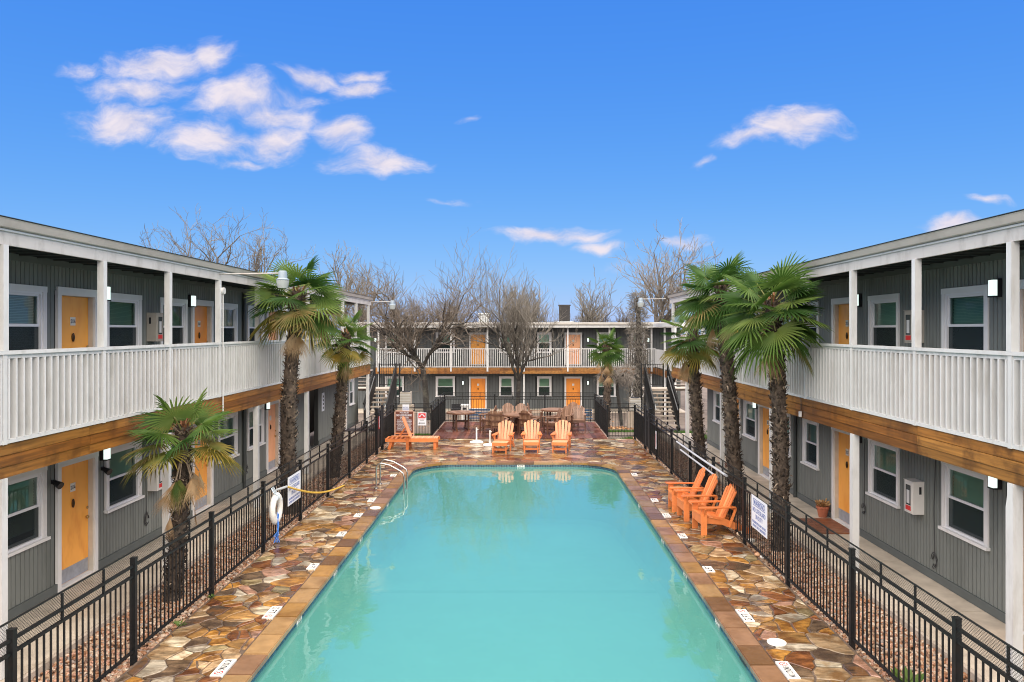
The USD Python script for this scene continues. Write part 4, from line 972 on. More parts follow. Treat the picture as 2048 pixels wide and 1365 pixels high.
# ================================================================ stairs beside the far ends of the wings
M_tread = pm('stair_tread', (.40, .34, .28), .6, .15, 6, dirt=(.2, .17, .14), dirt_scale=3); M_stair = pm('black_stair_steel', (.009, .010, .011), .5, .3, 9, dirt=(.035, .035, .035), dirt_scale=6, dirt_amt=.4, spec=.25)
def stairs(label, x0, x1, sx):
    t = thing('staircase', label, 'staircase', ((x0 + x1) / 2, 35, -.2))
    zb = -.18; n = 9; run = .29; zl = 1.42; rise = (zl - zb) / n; y0 = 33.5
    for i in range(n):
        z = zb + rise * (i + 1); y = y0 + run * i
        if i == n - 1: break
        MB().box(x0, x1, y, y + .30, z - .05, z).build('tread', M_tread, t)
        MB().box(x0 + .42, x0 + .50, y + .08, y + .16, z - rise + .005, z - .0505).build('tread_bracket', M_tread, t)
    yl = y0 + run * (n - 1)
    MB().box(x0 - .02, x1 + .02, yl, yl + 1.35, zl - .10, zl).build('landing', M_tread, t)
    for xx in (x0 - .05, x1 + .05):
        MB().bar((xx, y0 - .1, zb - .05), (xx, yl + .15, zl - .05), .08, .34).build('stringer', M_stair, t)
        MB().bar((xx, y0 - .05, zb + 1.12), (xx, yl + .2, zl + 1.14), .06, .05).build('handrail', M_stair, t)
        yy = y0
        while yy < yl + .2:
            zz = zb + (yy - y0) / (yl - y0) * (zl - zb)
            MB().box(xx - .014, xx + .014, yy - .014, yy + .014, zz + .1, zz + 1.10).build('baluster', M_stair, t); yy += .105
        mb = MB()
        for k in range(16):
            h = .14 + k * .06
            mb.bar((xx + .016, y0 - .05, zb + h), (xx + .016, yl + .2, zl + h + .02), .006, .058)
        mb.build('mesh_screen', M_stair, t, kind='stuff')
        MB().bar((xx + (.06 if xx < (x0 + x1) / 2 else -.06), y0 - .15, zb + .86), (xx + (.06 if xx < (x0 + x1) / 2 else -.06), yl - .2, zl + .62), .035, .035).build('grab_rail', M_steel_dark, t)
        for yy in (yl + .22, yl + 1.3): MB().box(xx - .03, xx + .03, yy - .03, yy + .03, zb - .2, zl + 1.16).build('newel', M_stair, t)
    # far side of the landing
    for z in (zl + .1, zl + 1.1): MB().box(x0 - .02, x1 + .02, yl + 1.28, yl + 1.31, z, z + .03).build('landing_rail', M_stair, t)
    k = x0 + .06
    while k < x1: MB().box(k - .009, k + .009, yl + 1.286, yl + 1.304, zl + .13, zl + 1.10).build('baluster', M_stair, t); k += .115
    # second flight up to the walkway, coming back alongside the first
    u0, u1 = (x1 + .14, x1 + 1.1) if sx > 0 else (x0 - 1.1, x0 - .14)
    m = 7; r2 = (ZU - zl) / m; ya = yl + .2
    MB().box(min(u0, x0), max(u1, x1), yl + .2, yl + 1.35, zl - .1005, zl - .0005).build('landing', M_tread, t)
    for i in range(m - 1):
        z = zl + r2 * (i + 1); y = ya - .29 * i
        MB().box(u0, u1, y - .30, y, z - .05, z).build('tread', M_tread, t)
    for xx in (u0 + .03, u1 - .03): MB().bar((xx, ya + .1, zl - .12), (xx, ya - .29 * m, ZU - .16), .05, .26).build('stringer', M_stair, t)
    MB().box(u0 - (.1 if sx > 0 else .4), u1 + (.4 if sx > 0 else .1), 28.95 if sx > 0 else 31.5, ya - .29 * (m - 1), ZU - .22, ZU - .002).build('upper_walk', M_soffit, t)
M_steel_dark = plain('grab_rail_steel', (.20, .21, .22), .4, .7)
stairs('black staircase with open treads at the far end of the left wing', -6.92, -6.02, -1)
stairs('black staircase with open treads at the far end of the right wing', 5.92, 6.9, 1)

# ================================================================ lamps
def wall_lamp(label, Fm, a, z, h=.23, grp='lit wall lamps by the doors'):
    t = thing('wall_lamp', label, 'wall lamp', Fm(np.array([[a, 0, z]]))[0], group=grp)
    MB().box(a - .068, a + .068, .012, .075, z - .02, z + h + .02, Fm).build('housing', M_black, t)
    MB().box(a - .055, a + .055, .0755, .14, z, z + h, Fm).build('lens', M_lamp, t)
    MB().box(a - .07, a + .07, .0752, .143, z - .022, z - .0005, Fm).build('lower_cap', M_black, t)
for lab, a, z in (('lit wall lamp beside the nearest upper orange door of the left wing', 13.42, 4.74), ('lit wall lamp over the second upper orange door from the front, left wing', 16.96, 4.74), ('lit wall lamp by the faded upper door of the left wing', 21.97, 4.74),
                  ('lit wall lamp under the beam beside the nearest lower orange door, left wing', 13.42, 1.92), ('lit wall lamp under the beam by the faded lower door, left wing', 21.97, 1.92)): wall_lamp(lab, LFm, a, z)
for lab, a, z in (('lit wall lamp beside the nearest upper window of the right wing', 11.0, 4.70), ('lit wall lamp beside the upper golden door near the right palms', 15.5, 4.70), ('lit wall lamp under the beam at the nearest lower window, right wing', 11.0, 1.92),
                  ('lit wall lamp under the beam beside the lower door with the potted plant', 15.5, 1.92), ('lit wall lamp under the beam by the lower door behind the tall right palms', 22.26, 1.92)): wall_lamp(lab, RFm, a, z)
for lab, px, z in (('lit wall lamp left of the far building ground floor door on the left', 926, .62), ('lit wall lamp right of the far building ground floor door on the right', 1175.5, .62), ('lit wall lamp above the far balcony beside the far left stair', 751.5, 3.45), ('lit wall lamp above the far balcony near the small far palm', 1176, 3.45), ('lit wall lamp above the far balcony at its right end', 1296, 3.45)):
    wall_lamp(lab, FFm, fx(px), z)
M_lampblue = pm('lamp_head_paint', (.22, .27, .32), .4, .08, 6)
M_frost = plain('frosted_lamp_glass', (.30, .33, .33), .25)
M_arm = pm('lamp_arm_metal', (.34, .33, .32), .5, .15, 8, dirt=(.2, .13, .08), dirt_scale=4)
def yard_lamp(label, p, q, rad=.015):
    t = thing('yard_lamp', label, 'yard lamp', p, group=None)
    p, q = np.array(p), np.array(q)
    MB().tube([p, p * .3 + q * .7, q], rad, 8).build('arm', M_arm, t)
    MB().lathe([(0, .05), (.07, .05), (.085, .02), (.09, -.10), (.135, -.13), (.13, -.145), (0, -.145)], q, 18).build('housing', M_lampblue, t, smooth=35)
    MB().lathe([(.115, -.1455), (.13, -.16), (.118, -.24), (.095, -.31), (0, -.315)], q, 18).build('lens', M_frost, t, smooth=35)
yard_lamp('yard lamp on a long arm from the eave before the tall left palm', (RL + .03, 15.67, 5.36), (-4.94, 15.67, 5.38))
yard_lamp('yard lamp on an arm at the far end of the left wing roof', (RL + .03, 31.0, 5.37), (-5.28, 31.0, 5.37))
t_ = (5.55, 30.2, 5.46)
yard_lamp('yard lamp on an arm beside the overgrown tree at the far right', (5.75, 30.2, 5.46), (4.75, 30.2, 5.44))
# ================================================================ palms
GREEN = [leaf_mat('palm_leaf_deep', (.022, .062, .010), (.045, .105, .018)), leaf_mat('palm_leaf_mid', (.042, .095, .014), (.085, .145, .025)), leaf_mat('palm_leaf_light', (.085, .155, .026), (.15, .205, .048))]
YELLOW = leaf_mat('palm_leaf_yellow', (.28, .20, .035), (.12, .14, .03)); TAN = leaf_mat('palm_leaf_dry', (.32, .19, .09), (.50, .37, .23), .2, .7)
TIPPED = leaf_mat('palm_leaf_tipped', (.06, .11, .02), (.26, .19, .07), .25, .55, 4.0)
M_stalk = leaf_mat('palm_stalk', (.12, .15, .04), (.20, .20, .07), .1)
M_fibre = pm('palm_fibre', (.052, .037, .027), .9, .5, 14, bump=.8, bscale=30, dirt=(.16, .115, .08), dirt_scale=9, dirt_amt=.6)
M_fibre2 = pm('palm_fibre_dark', (.03, .021, .016), .9, .5, 18, bump=.6, bscale=40)
M_fibre3 = pm('palm_fibre_pale', (.25, .19, .14), .85, .35, 18)
M_rustf = pm('palm_crown_fibre', (.16, .065, .025), .85, .4, 16)
def rot_to(d, roll, g):
    """Columns: right, leaf axis, normal, for a leaf pointing along d."""
    d = d / np.linalg.norm(d)
    r = np.cross(d, [0, 0, 1.0]); r = r / max(np.linalg.norm(r), 1e-6); n = np.cross(r, d)
    c, s = math.cos(roll), math.sin(roll)
    return np.stack([r * c + n * s, d, n * c - r * s], 1)
def fan_leaf(hub, d, L, g, droop=.35, spread=2.35, roll=0.0, nseg=28, fold=.22, ragged=.12, closed=1.0):
    """A fan of pleated segments joined at the hub, tips sagging under their own weight."""
    R = rot_to(d, roll, g); V, Fc = [], []; n = 0
    st = np.array([.06, .30, .55, .82, 1.0]); wd = np.array([.35, 1.0, .95, .66, .05])
    for i in range(nseg):
        th = (-spread + 2 * spread * (i + .5) / nseg) * closed
        ln = L * (.62 + .38 * math.cos(th * .55)) * (1 - ragged * g.random())
        dth = spread * closed / nseg
        tip = droop * (.5 + g.random())
        row = []
        for s_, w_ in zip(st, wd):
            r = ln * s_
            hw = min(r * dth, L * .34 * dth) * (1.0 if s_ <= .31 else w_) * 1.05
            cdir = np.array([math.sin(th), math.cos(th), 0]); side = np.array([math.cos(th), -math.sin(th), 0])
            cup = -.10 * r * abs(math.sin(th)) + (-fold * 0)
            c = cdir * r + np.array([0, 0, cup])
            for e, dz in ((-1, 0), (0, -hw * .9), (1, 0)):
                p = R @ (c + side * hw * e + np.array([0, 0, dz]))
                p[2] -= tip * L * max(0, s_ - .42) ** 2 * 1.6 * (1 if s_ < .9 else 1.12)
                row.append(hub + p)
        for q in range(len(st) - 1):
            for e in (0, 1):
                a = n + q * 3 + e; Fc.append([a, a + 1, a + 4, a + 3])
        V += row; n += len(row)
    return np.array(V), np.array(Fc)
def palm(label, base, top, r0, r1, crown_r, seed, n_green=26, n_dead=5, yellow=.12, low=-.55, hang=None, skirt=0, skirt_drop=.75, stubs=760, upward=0.0, group=None):
    g = np.random.default_rng(seed); base, top = np.array(base, float), np.array(top, float)
    t = thing('palm_tree', label, 'palm tree', base, group=group)
    # trunk with an uneven shaggy outline
    K, N = 16, 40; v = []
    H = np.linalg.norm(top - base); bend = g.normal(0, .02, 2)
    axis = lambda s: base + (top - base) * s + np.array([bend[0], bend[1], 0]) * math.sin(math.pi * s) * H * .6
    for i in range(N):
        s = i / (N - 1); c = axis(s); r = r0 + (r1 - r0) * s + .05 * r0 * math.sin(i * 2.1)
        if s < .06: r *= 1.25 - 4 * s
        for k in range(K):
            a = k / K * 2 * math.pi; rr = r * (1 + .22 * (g.random() - .5))
            v.append(c + [rr * math.cos(a), rr * math.sin(a), 0])
    f = [[i * K + k, i * K + (k + 1) % K, (i + 1) * K + (k + 1) % K, (i + 1) * K + k] for i in range(N - 1) for k in range(K)]
    MB().add(np.array(v), f).build('trunk', M_fibre, t, smooth=70)
    mbs = [MB(), MB(), MB()]
    for i in range(stubs):
        s = g.random(); c = axis(s); r = (r0 + (r1 - r0) * s) * .93; a = g.random() * 2 * math.pi
        o = np.array([math.cos(a), math.sin(a), 0]); sd = np.array([-math.sin(a), math.cos(a), 0]) + np.array([0, 0, g.normal(0, .5)])
        p = c + o * r; l = g.uniform(.06, .17); w = g.uniform(.013, .034); up = g.uniform(.25, 1.1)
        q1 = p + o * l * .45 + np.array([0, 0, l * up * .6]) + sd * g.normal(0, .012); q2 = q1 + o * l * g.uniform(.0, .4) + np.array([0, 0, l * g.uniform(-.9, .7)]) + sd * g.normal(0, .03)
        mbs[g.choice(3, p=[.5, .40, .10])].add([p - sd * w, p + sd * w, q1 + sd * w * .7, q1 - sd * w * .7, q2, p + np.array([0, 0, .03])], [[0, 1, 2], [0, 2, 3], [3, 2, 4], [0, 3, 5], [1, 5, 2]])
    for mb, m in zip(mbs, (M_fibre, M_fibre2, M_fibre3)): mb.build('leaf_base', m, t, kind='stuff')
    # crown
    mb = MB()
    for i in range(60):
        a = g.random() * 6.28; s = g.uniform(-.45, .08); r = r1 * 1.25; o = np.array([math.cos(a), math.sin(a), 0]); p = top + o * r * .6 + [0, 0, s]
        q = p + o * g.uniform(.03, .10) + [0, 0, g.uniform(.03, .16)]; sd = np.array([-o[1], o[0], 0]) * .02
        mb.add([p - sd, p + sd, q + sd * .5, q - sd * .5], [[0, 1, 2, 3]])
    mb.build('crown_fibre', M_rustf, t, kind='stuff')
    dirs = []
    for i in range(n_green):
        u = (i + .5) / n_green; el = math.asin(np.clip(1.0 - (1.0 - low) * u ** .85, -1, 1)); az = i * 2.39996 + g.normal(0, .25)
        dirs.append((el * .93 + upward, az, 'g', u))
    for i in range(n_dead): dirs.append((g.uniform(-1.35, -1.0), g.random() * 6.28 if hang is None else hang + g.normal(0, 1.3), 'd', 1.2))
    for i in range(skirt): dirs.append((g.uniform(-1.25, -.75), i * 2.4 + g.normal(0, .3), 's', 1.3))
    for el, az, kind, u in dirs:
        d = np.array([math.cos(el) * math.cos(az), math.cos(el) * math.sin(az), math.sin(el)])
        pl = crown_r * (.42 if kind == 'g' else .40) * g.uniform(.85, 1.15); st = top + np.array([0, 0, -.08 - .28 * min(u, 1)]) + d * r1 * .5
        if kind == 's': pl *= .8; st = top + np.array([0, 0, -.25 - skirt_drop * g.random()]) + d * r1; hang_ = True
        sag = .0 if el > .9 else .10 * crown_r * (1 - el / 1.6)
        hub = st + d * pl + np.array([0, 0, -sag * .6])
        ldir = d + np.array([0, 0, -.30 - .35 * max(0, u - .4)]) if kind == 'g' else np.array([d[0] * .35, d[1] * .35, -1.0])
        L = crown_r * (.58 if kind == 'g' else .56) * g.uniform(.80, 1.15)
        if kind == 'g':
            m = YELLOW if (u > .72 and g.random() < yellow) else (TIPPED if (u > .6 and g.random() < .10 + yellow) else GREEN[g.choice(3, p=[.34, .42, .24])])
            V, Fc = fan_leaf(hub, ldir, L, g, droop=g.uniform(.04, .24) + .55 * max(0, u - .45), roll=g.normal(0, .35), spread=g.uniform(1.9, 2.5))
        else:
            m = TAN if g.random() < .8 else TIPPED
            V, Fc = fan_leaf(hub, ldir, L, g, droop=.1, roll=g.normal(0, .6), spread=g.uniform(1.3, 1.9), closed=.42, ragged=.4, nseg=26)
        lf_ = MB().add(V, Fc).build('leaf', m, t)
        mid = st * .5 + hub * .5 + np.array([0, 0, .10 * sag])
        MB().tube([st, mid, hub], [.014, .011, .008], 5).build('stalk', M_stalk if kind == 'g' else M_fibre3, lf_)
    return t
palm('small palm with dry hanging fans by the nearest lower left door', (-5.57, 12.08, -.13), (-5.40, 12.1, 2.66), .115, .09, .92, 21, n_green=18, n_dead=4, yellow=.4, low=-.12, hang=-.9, skirt=9, skirt_drop=.8, stubs=560)
palm('tall palm with full crown before the left wing', (-5.46, 17.8, -.13), (-5.24, 17.8, 5.12), .175, .14, 1.18, 22, n_green=33, n_dead=6, yellow=.4, low=-.62)
palm('shorter palm behind the tall left palm with bleached lower leaves', (-5.52, 22.2, -.13), (-5.15, 22.2, 4.1), .165, .13, .98, 23, n_green=24, n_dead=6, yellow=.3, low=-.6)
palm('tall palm nearest the right wing with glossy green fans', (5.06, 14.8, -.13), (4.88, 14.8, 4.78), .15, .125, 1.16, 24, n_green=36, n_dead=2, yellow=.08, low=-.72, stubs=980)
palm('tallest palm of the right row, its crown the highest', (5.04, 17.7, -.13), (4.66, 17.7, 5.22), .165, .135, 1.16, 25, n_green=33, n_dead=4, yellow=.15, low=-.55, stubs=980)
palm('palm with yellowing lower fans at the far end of the right row', (5.06, 21.0, -.13), (4.76, 21.0, 4.2), .155, .13, 1.02, 26, n_green=27, n_dead=9, yellow=.6, low=-.62, hang=3.4)
palm('small brown trunked palm with a dry skirt before the far building', (4.15, 37.2, -.6), (4.16, 37.2, 3.5), .17, .17, 1.08, 27, n_green=24, n_dead=3, yellow=.1, low=-.4, skirt=9, stubs=420)

# ================================================================ bare trees
BARK = pm('grey_bark', (.10, .085, .07), .9, .35, 10, bump=.6, bscale=25); TWIG = pm('pale_twigs', (.135, .12, .10), .9, .3, 3); TWIG2 = pm('rusty_twigs', (.112, .090, .070), .9, .3, 3); TWIGP = pm('painted_sunlit_twigs', (.165, .142, .12), .9, .25, 3)  # TWIGP is a paler twig copy with sunlight painted into its colour
DARKB = pm('dark_bark', (.032, .028, .024), .9, .4, 10, bump=.6, bscale=25, dirt=(.12, .12, .09), dirt_scale=3)
def frusta(S, k):
    """S: (p0, p1, r0, r1) rows, drawn as k-sided tapered tubes."""
    p0, p1 = S[:, 0:3], S[:, 3:6]; r0, r1 = S[:, 6:7], S[:, 7:8]
    d = p1 - p0; d /= np.maximum(np.linalg.norm(d, axis=1, keepdims=True), 1e-9)
    a = np.where(np.abs(d[:, 2:3]) < .9, np.array([[0, 0, 1.0]]), np.array([[1.0, 0, 0]])); u = np.cross(d, a); u /= np.linalg.norm(u, axis=1, keepdims=True); w = np.cross(d, u)
    V = np.empty((len(S), 2 * k, 3))
    for j in range(k):
        c, s = math.cos(j * 2 * math.pi / k), math.sin(j * 2 * math.pi / k); o = c * u + s * w
        V[:, j] = p0 + o * r0; V[:, k + j] = p1 + o * r1
    f = np.array([q for j in range(k) for q in ([j, (j + 1) % k, k + (j + 1) % k], [j, k + (j + 1) % k, k + j])])
    return V.reshape(-1, 3), (f[None] + (np.arange(len(S)) * 2 * k)[:, None, None]).reshape(-1, 3)
def bare_tree(label, base, height, spread, seed, trunk_r, fork=.25, upward=.35, levels=5, kids=(3, 4, 4, 4, 4), twig=TWIG, bark=BARK, lean=(0, 0), gnarl=.22, cat='tree', name='bare_tree', group=None, min_r=.008, droop=0.0, first=None, shrink=.62):
    g = np.random.default_rng(seed); base = np.array(base, float)
    big, small = [], []
    def grow(p, d, ln, r, lv):
        n = 4 if lv < 3 else 3
        for i in range(n):
            d = d + g.normal(0, gnarl * (1 if lv else .35), 3) + np.array([0, 0, upward * .10 - droop * .12 * lv]); d /= np.linalg.norm(d)
            q = p + d * ln / n; r2 = max(r * (.90 if lv else .93), min_r * .7)
            (big if r > .03 else small).append([*p, *q, r, r2]); p, r = q, r2
            if lv < levels and (lv > 0 or i >= n * fork) and not (lv == 0 and i < n - 1):
                for _ in range(max(1, kids[lv] // (2 if lv else 1)) if lv else kids[0]):
                    ax = g.normal(0, 1, 3); ax -= d * (ax @ d); ax /= np.linalg.norm(ax)
                    sp = spread * g.uniform(.6, 1.3); nd = d * math.cos(sp) + ax * math.sin(sp) + np.array([0, 0, upward * .55]); nd /= np.linalg.norm(nd)
                    grow(p, nd, ln * (shrink if lv else shrink * 1.05) * g.uniform(.75, 1.15) * (1 if lv else (1 - fork) / fork * .62), max(r * (.60 if lv else .66), min_r), lv + 1)
    d0 = np.array([*lean, 1.0]); d0 /= np.linalg.norm(d0)
    grow(base, d0, height * fork, trunk_r, 0)
    t = thing(name, label, cat, base, group=group)
    big, small = np.array(big), np.array(small)
    MB().add(*frusta(big, 7)).build('trunk', bark, t, smooth=60)
    if len(small): MB().add(*frusta(small, 3)).build('crown', twig, t)
    return len(big), len(small)
stat = []
stat.append(bare_tree('large bare tree with dense rusty twigs in front of the far building, left', (-5.45, 44.0, -1.1), 11.8, .74, 41, .21, fork=.27, upward=.36, kids=(4, 4, 4, 3, 2), twig=TWIG2, bark=DARKB, min_r=.0075))
stat.append(bare_tree('bare vase shaped tree in the middle in front of the far building', (-.25, 44.2, -1.1), 11.4, .80, 42, .17, fork=.21, upward=.68, kids=(4, 4, 4, 3, 2), twig=TWIG, bark=DARKB, gnarl=.13, min_r=.0075))
stat.append(bare_tree('slim leaning bare tree with twiggy tangle beside the small far palm', (5.35, 40.5, -.9), 4.6, .75, 43, .11, fork=.52, upward=.0, kids=(4, 4, 4, 3, 2), twig=TWIGP, lean=(-.10, 0), bark=DARKB, droop=.5, min_r=.006))
bgt = [('bare tree with pale spreading branches above the left wing roof', (455, 60), 13.6, 6.2, .66, TWIG, .17), ('bare tree with crooked twigs behind the tall left palm', (715, 57), 9.8, 5.4, .6, TWIG, .17), ('bare pale tree rising beyond the right end of the far building', (1317, 58), 10.4, 5.6, .62, TWIGP, .16),
       ('bare brown tree behind the far roof at its left end', (790, 60), 7.0, 5, .55, TWIG2, .18), ('low bare tree behind the white roof vent', (930, 61), 6.6, 5, .6, TWIG2, .2), ('bare fan shaped tree behind the middle of the far roof', (1085, 62), 7.4, 5, .45, TWIG, .14), ('bare brushy tree behind the dark chimney', (1165, 60), 7.0, 5, .5, TWIG, .16),
       ('low bare tree behind the far roof by the small palm', (1225, 63), 5.7, 4.5, .55, TWIG2, .18), ('thin bare tree behind the far left palm crowns', (660, 62), 6.8, 5, .6, TWIG, .18), ('bare tree behind the far roof between vent and middle tree', (1005, 64), 6.6, 5, .5, TWIG2, .15)]
for i, (lab, (px, Y), top, ht, sp, tw, gn) in enumerate(bgt):
    stat.append(bare_tree(lab, ((px - CX) / F_PX * Y, Y, -1.1), (top + 1.1) * 1.28, sp * 1.12, 60 + i, .28, fork=.34, upward=.42, kids=(4, 4, 3, 3, 2), twig=tw, bark=BARK, gnarl=gn, min_r=.015))
# vine-choked tree stump at the right end of the far building
def vine_column(label, c, r, z0, z1, n, seed):
    g = np.random.default_rng(seed); t = thing('vine_covered_tree', label, 'tree', (*c, z0))
    MB().tube([(c[0], c[1], z0), (c[0] + .05, c[1], (z0 + z1) / 2), (c[0], c[1], z1 - .2)], [r * .4, r * .35, r * .2], 8).build('trunk', DARKB, t)
    S = []
    for i in range(n):
        s = g.random() ** .8; z = z0 + (z1 - z0) * s; a = g.random() * 6.28; rr = r * g.uniform(.3, 1.0) * (1.0 if s < .85 else .75)
        p = np.array([c[0] + rr * math.cos(a), c[1] + rr * math.sin(a), z]); d = np.array([math.cos(a) * .5, math.sin(a) * .5, g.normal(.3, .8)]) + g.normal(0, .5, 3); d /= np.linalg.norm(d)
        for k in range(2):
            q = p + d * g.uniform(.10, .28); S.append([*p, *q, .012, .008]); p = q; d = d + g.normal(0, .6, 3); d /= np.linalg.norm(d)
    MB().add(*frusta(np.array(S), 3)).build('crown', TWIG, t)
vine_column('squarish tree overgrown with brown vines at the right end of the far roof', (6.95, 45.2), .58, -1.1, 6.4, 2300, 5)

# ---- lawn patches, leaf litter, weeds
M_grass = leaf_mat('short_grass', (.035, .10, .012), (.075, .17, .02), .2)
def grass(x0, x1, y0, y1, n, seed, h=.09):
    g = np.random.default_rng(seed); P = np.stack([g.uniform(x0, x1, n), g.uniform(y0, y1, n)], 1)
    keep = meshkit.noise(np.stack([P[:, 0] * 1.3, P[:, 1] * .9, np.zeros(n)], 1), seed) > .34; P = P[keep]; n = len(P)
    z = ground_z(P[:, 0], P[:, 1]); a = g.random(n) * 6.28; hh = h * g.uniform(.5, 1.3, n); w = .008
    b = np.column_stack([P, z]); s = np.column_stack([np.cos(a), np.sin(a), np.zeros(n)]) * w; tp = b + np.column_stack([g.normal(0, .03, n), g.normal(0, .03, n), hh])
    V = np.stack([b - s, b + s, tp], 1).reshape(-1, 3)
    tag(MB().add(V, np.arange(3 * n).reshape(-1, 3)).build('grass', M_grass), {1: 'short green lawn behind the fence right of the deck', 2: 'short green grass behind the fence left of the deck', 3: 'green grass patch beyond the right staircase'}[seed], 'grass', kind='stuff')
grass(3.45, 5.9, 29.7, 33.4, 9000, 1); grass(-5.6, -3.6, 29.7, 31.6, 7000, 2); grass(6.6, 8.6, 30.2, 33, 4000, 3)
M_litter = [pm(f'dead_leaf_{i}', c, .8, .3, 12) for i, c in enumerate(((.34, .15, .05), (.24, .12, .06), (.42, .26, .13)))]
g = np.random.default_rng(8)
for k in range(3):
    n = 420; P = np.stack([g.normal(5.0, .9, n), g.normal(36.4, 1.0, n)], 1); P[:n // 4] = np.stack([g.uniform(-6, 6, n // 4), g.uniform(35, 46, n // 4)], 1)
    z = ground_z(P[:, 0], P[:, 1]) + g.uniform(.01, .06, n); a = g.random(n) * 6.28; s = g.uniform(.03, .07, n)
    c = np.column_stack([P, z]); u = np.column_stack([np.cos(a), np.sin(a), g.normal(0, .4, n)]) * s[:, None]; w = np.column_stack([-np.sin(a), np.cos(a), g.normal(0, .4, n)]) * s[:, None] * .6
    V = np.stack([c - u, c - w, c + u, c + w], 1).reshape(-1, 3)
    tag(MB().add(V, np.arange(4 * n).reshape(-1, 4)).build('leaf_litter', M_litter[k]), ('fallen orange leaves', 'fallen brown leaves', 'fallen tan leaves')[k] + ' on the ground behind the deck', 'leaves', kind='stuff')
M_weed = leaf_mat('weed_leaf', (.05, .11, .02), (.10, .15, .03), .25)
def weed(label, x, y, z, r, n, seed):
    g = np.random.default_rng(seed); t = thing('weed', label, 'weed', (x, y, z)); mb = MB()
    for i in range(n):
        a = g.random() * 6.28; d = np.array([math.cos(a), math.sin(a), g.uniform(.2, 1.2)]); d /= np.linalg.norm(d); c = np.array([x, y, z]) + d * r * g.uniform(.3, 1); s = np.cross(d, [0, 0, 1]); s /= np.linalg.norm(s); l = r * .35
        mb.add([c - d * l, c + s * l * .4, c + d * l, c - s * l * .4], [[0, 1, 2, 3]])
    mb.build('leaves', M_weed, t)
weed('green weed growing in the gravel at the foot of the right fence', 4.62, 9.05, -.1, .24, 60, 1)
weed('small green weed at the edge of the left stone deck', -4.86, 10.75, -.01, .10, 26, 2)
weed('tiny green weed in the joint by the left fence foot', -4.87, 11.9, -.01, .07, 18, 3)
# ================================================================ wooden deck
M_deckw = [pm(f'wet_deck_{i}', c, .5, .3, 4, stretch=(6, .5, 1), bump=.1, bscale=10, wet=.14, each=.25, dirt=(.05, .02, .014), dirt_scale=2, dirt_amt=.6) for i, c in enumerate(((.105, .036, .024), (.135, .05, .033), (.08, .027, .018)))]
dk = thing('wooden_deck', 'wet red brown board deck under the tables', 'deck', kind='structure', loc=(0, 32, 0))
x = -3.48
while x < 3.32:
    e = min(x + .139, 3.33); z = .022 + rnd.uniform(-.003, .003)
    MB().box(x + .003, e - .003, 29.335, 34.6, -.02, z).build('deck_board', rnd.choice(M_deckw), dk); x = e
MB().box(-3.48, 3.33, 29.36, 34.58, -.3, -.0215).build('deck_frame', M_soffit, dk)
for x in (-3.505, 3.345): MB().box(x - .02, x + .02, 29.335, 34.6, -.2, .034).build('edge_board', pm(f'deck_edge_{x>0}', (.36, .26, .21), .6, .2, 5), dk)

# ================================================================ chairs and tables (local frames; the front faces -y)
M_or = [pm(f'orange_slat_{i}', c, .45, .10, 3, dirt=tuple(np.array(c) * .62), dirt_scale=4, dirt_amt=.5, each=.12) for i, c in enumerate(((.64, .195, .055), (.58, .16, .04), (.66, .24, .085)))]
M_ow = [pm(f'worn_slat_{i}', c, .55, .12, 3, dirt=(.5, .26, .15), dirt_scale=3, dirt_amt=.5, each=.12) for i, c in enumerate(((.58, .25, .125), (.53, .215, .10), (.60, .29, .155)))]
M_br = [pm(f'brown_slat_{i}', c, .42, .15, 3, wet=.25) for i, c in enumerate(((.10, .046, .028), (.075, .033, .02), (.125, .06, .04)))]
M_brt = [pm(f'faded_brown_slat_{i}', c, .5, .15, 3, wet=.3) for i, c in enumerate(((.215, .12, .075), (.16, .085, .05), (.25, .145, .095)))]
def slat(w, l, t, rounded=0.0, n=6):
    """A board outline w wide and l long, standing on the origin, its top rounded off towards one side (slope rounded)."""
    pts = [(-w / 2, 0), (w / 2, 0)]
    for i in range(n + 1):
        a = math.pi * i / n; pts.append((w / 2 * math.cos(a), l - w * .30 + w * .30 * math.sin(a) + rounded * w / 2 * math.cos(a)))
    return Polygon(pts)
def fan_back(t, mats, n, w_bot, w_top, z0, y0, tilt, lens, lens_mid, th=.02, parent=None):
    """Slatted fan back with an arched top, leaning back by tilt."""
    ct, st = math.cos(tilt), math.sin(tilt)
    for i in range(n):
        u = (i - (n - 1) / 2) / ((n - 1) / 2); sw = w_bot / n * .90 + .012
        l = lens + (lens_mid - lens) * (1 - u * u); ang = math.atan2((w_top - w_bot) / 2 * u, lens_mid)
        pg = slat(sw * (.91), l, th, rounded=-.55 * u)
        xa = np.array([math.cos(ang), 0, 0]) + np.array([0, -st * math.sin(ang), -ct * math.sin(ang)]); up = np.array([math.sin(ang), st * math.cos(ang), ct * math.cos(ang)])
        nn = np.cross(xa, up)
        M = mat4(xa, up, nn, np.array([u * w_bot / 2 * (1 - 1 / n), y0, z0]))
        MB().prism(pg, th, M).build('back_slat', mats[i % len(mats)], t)
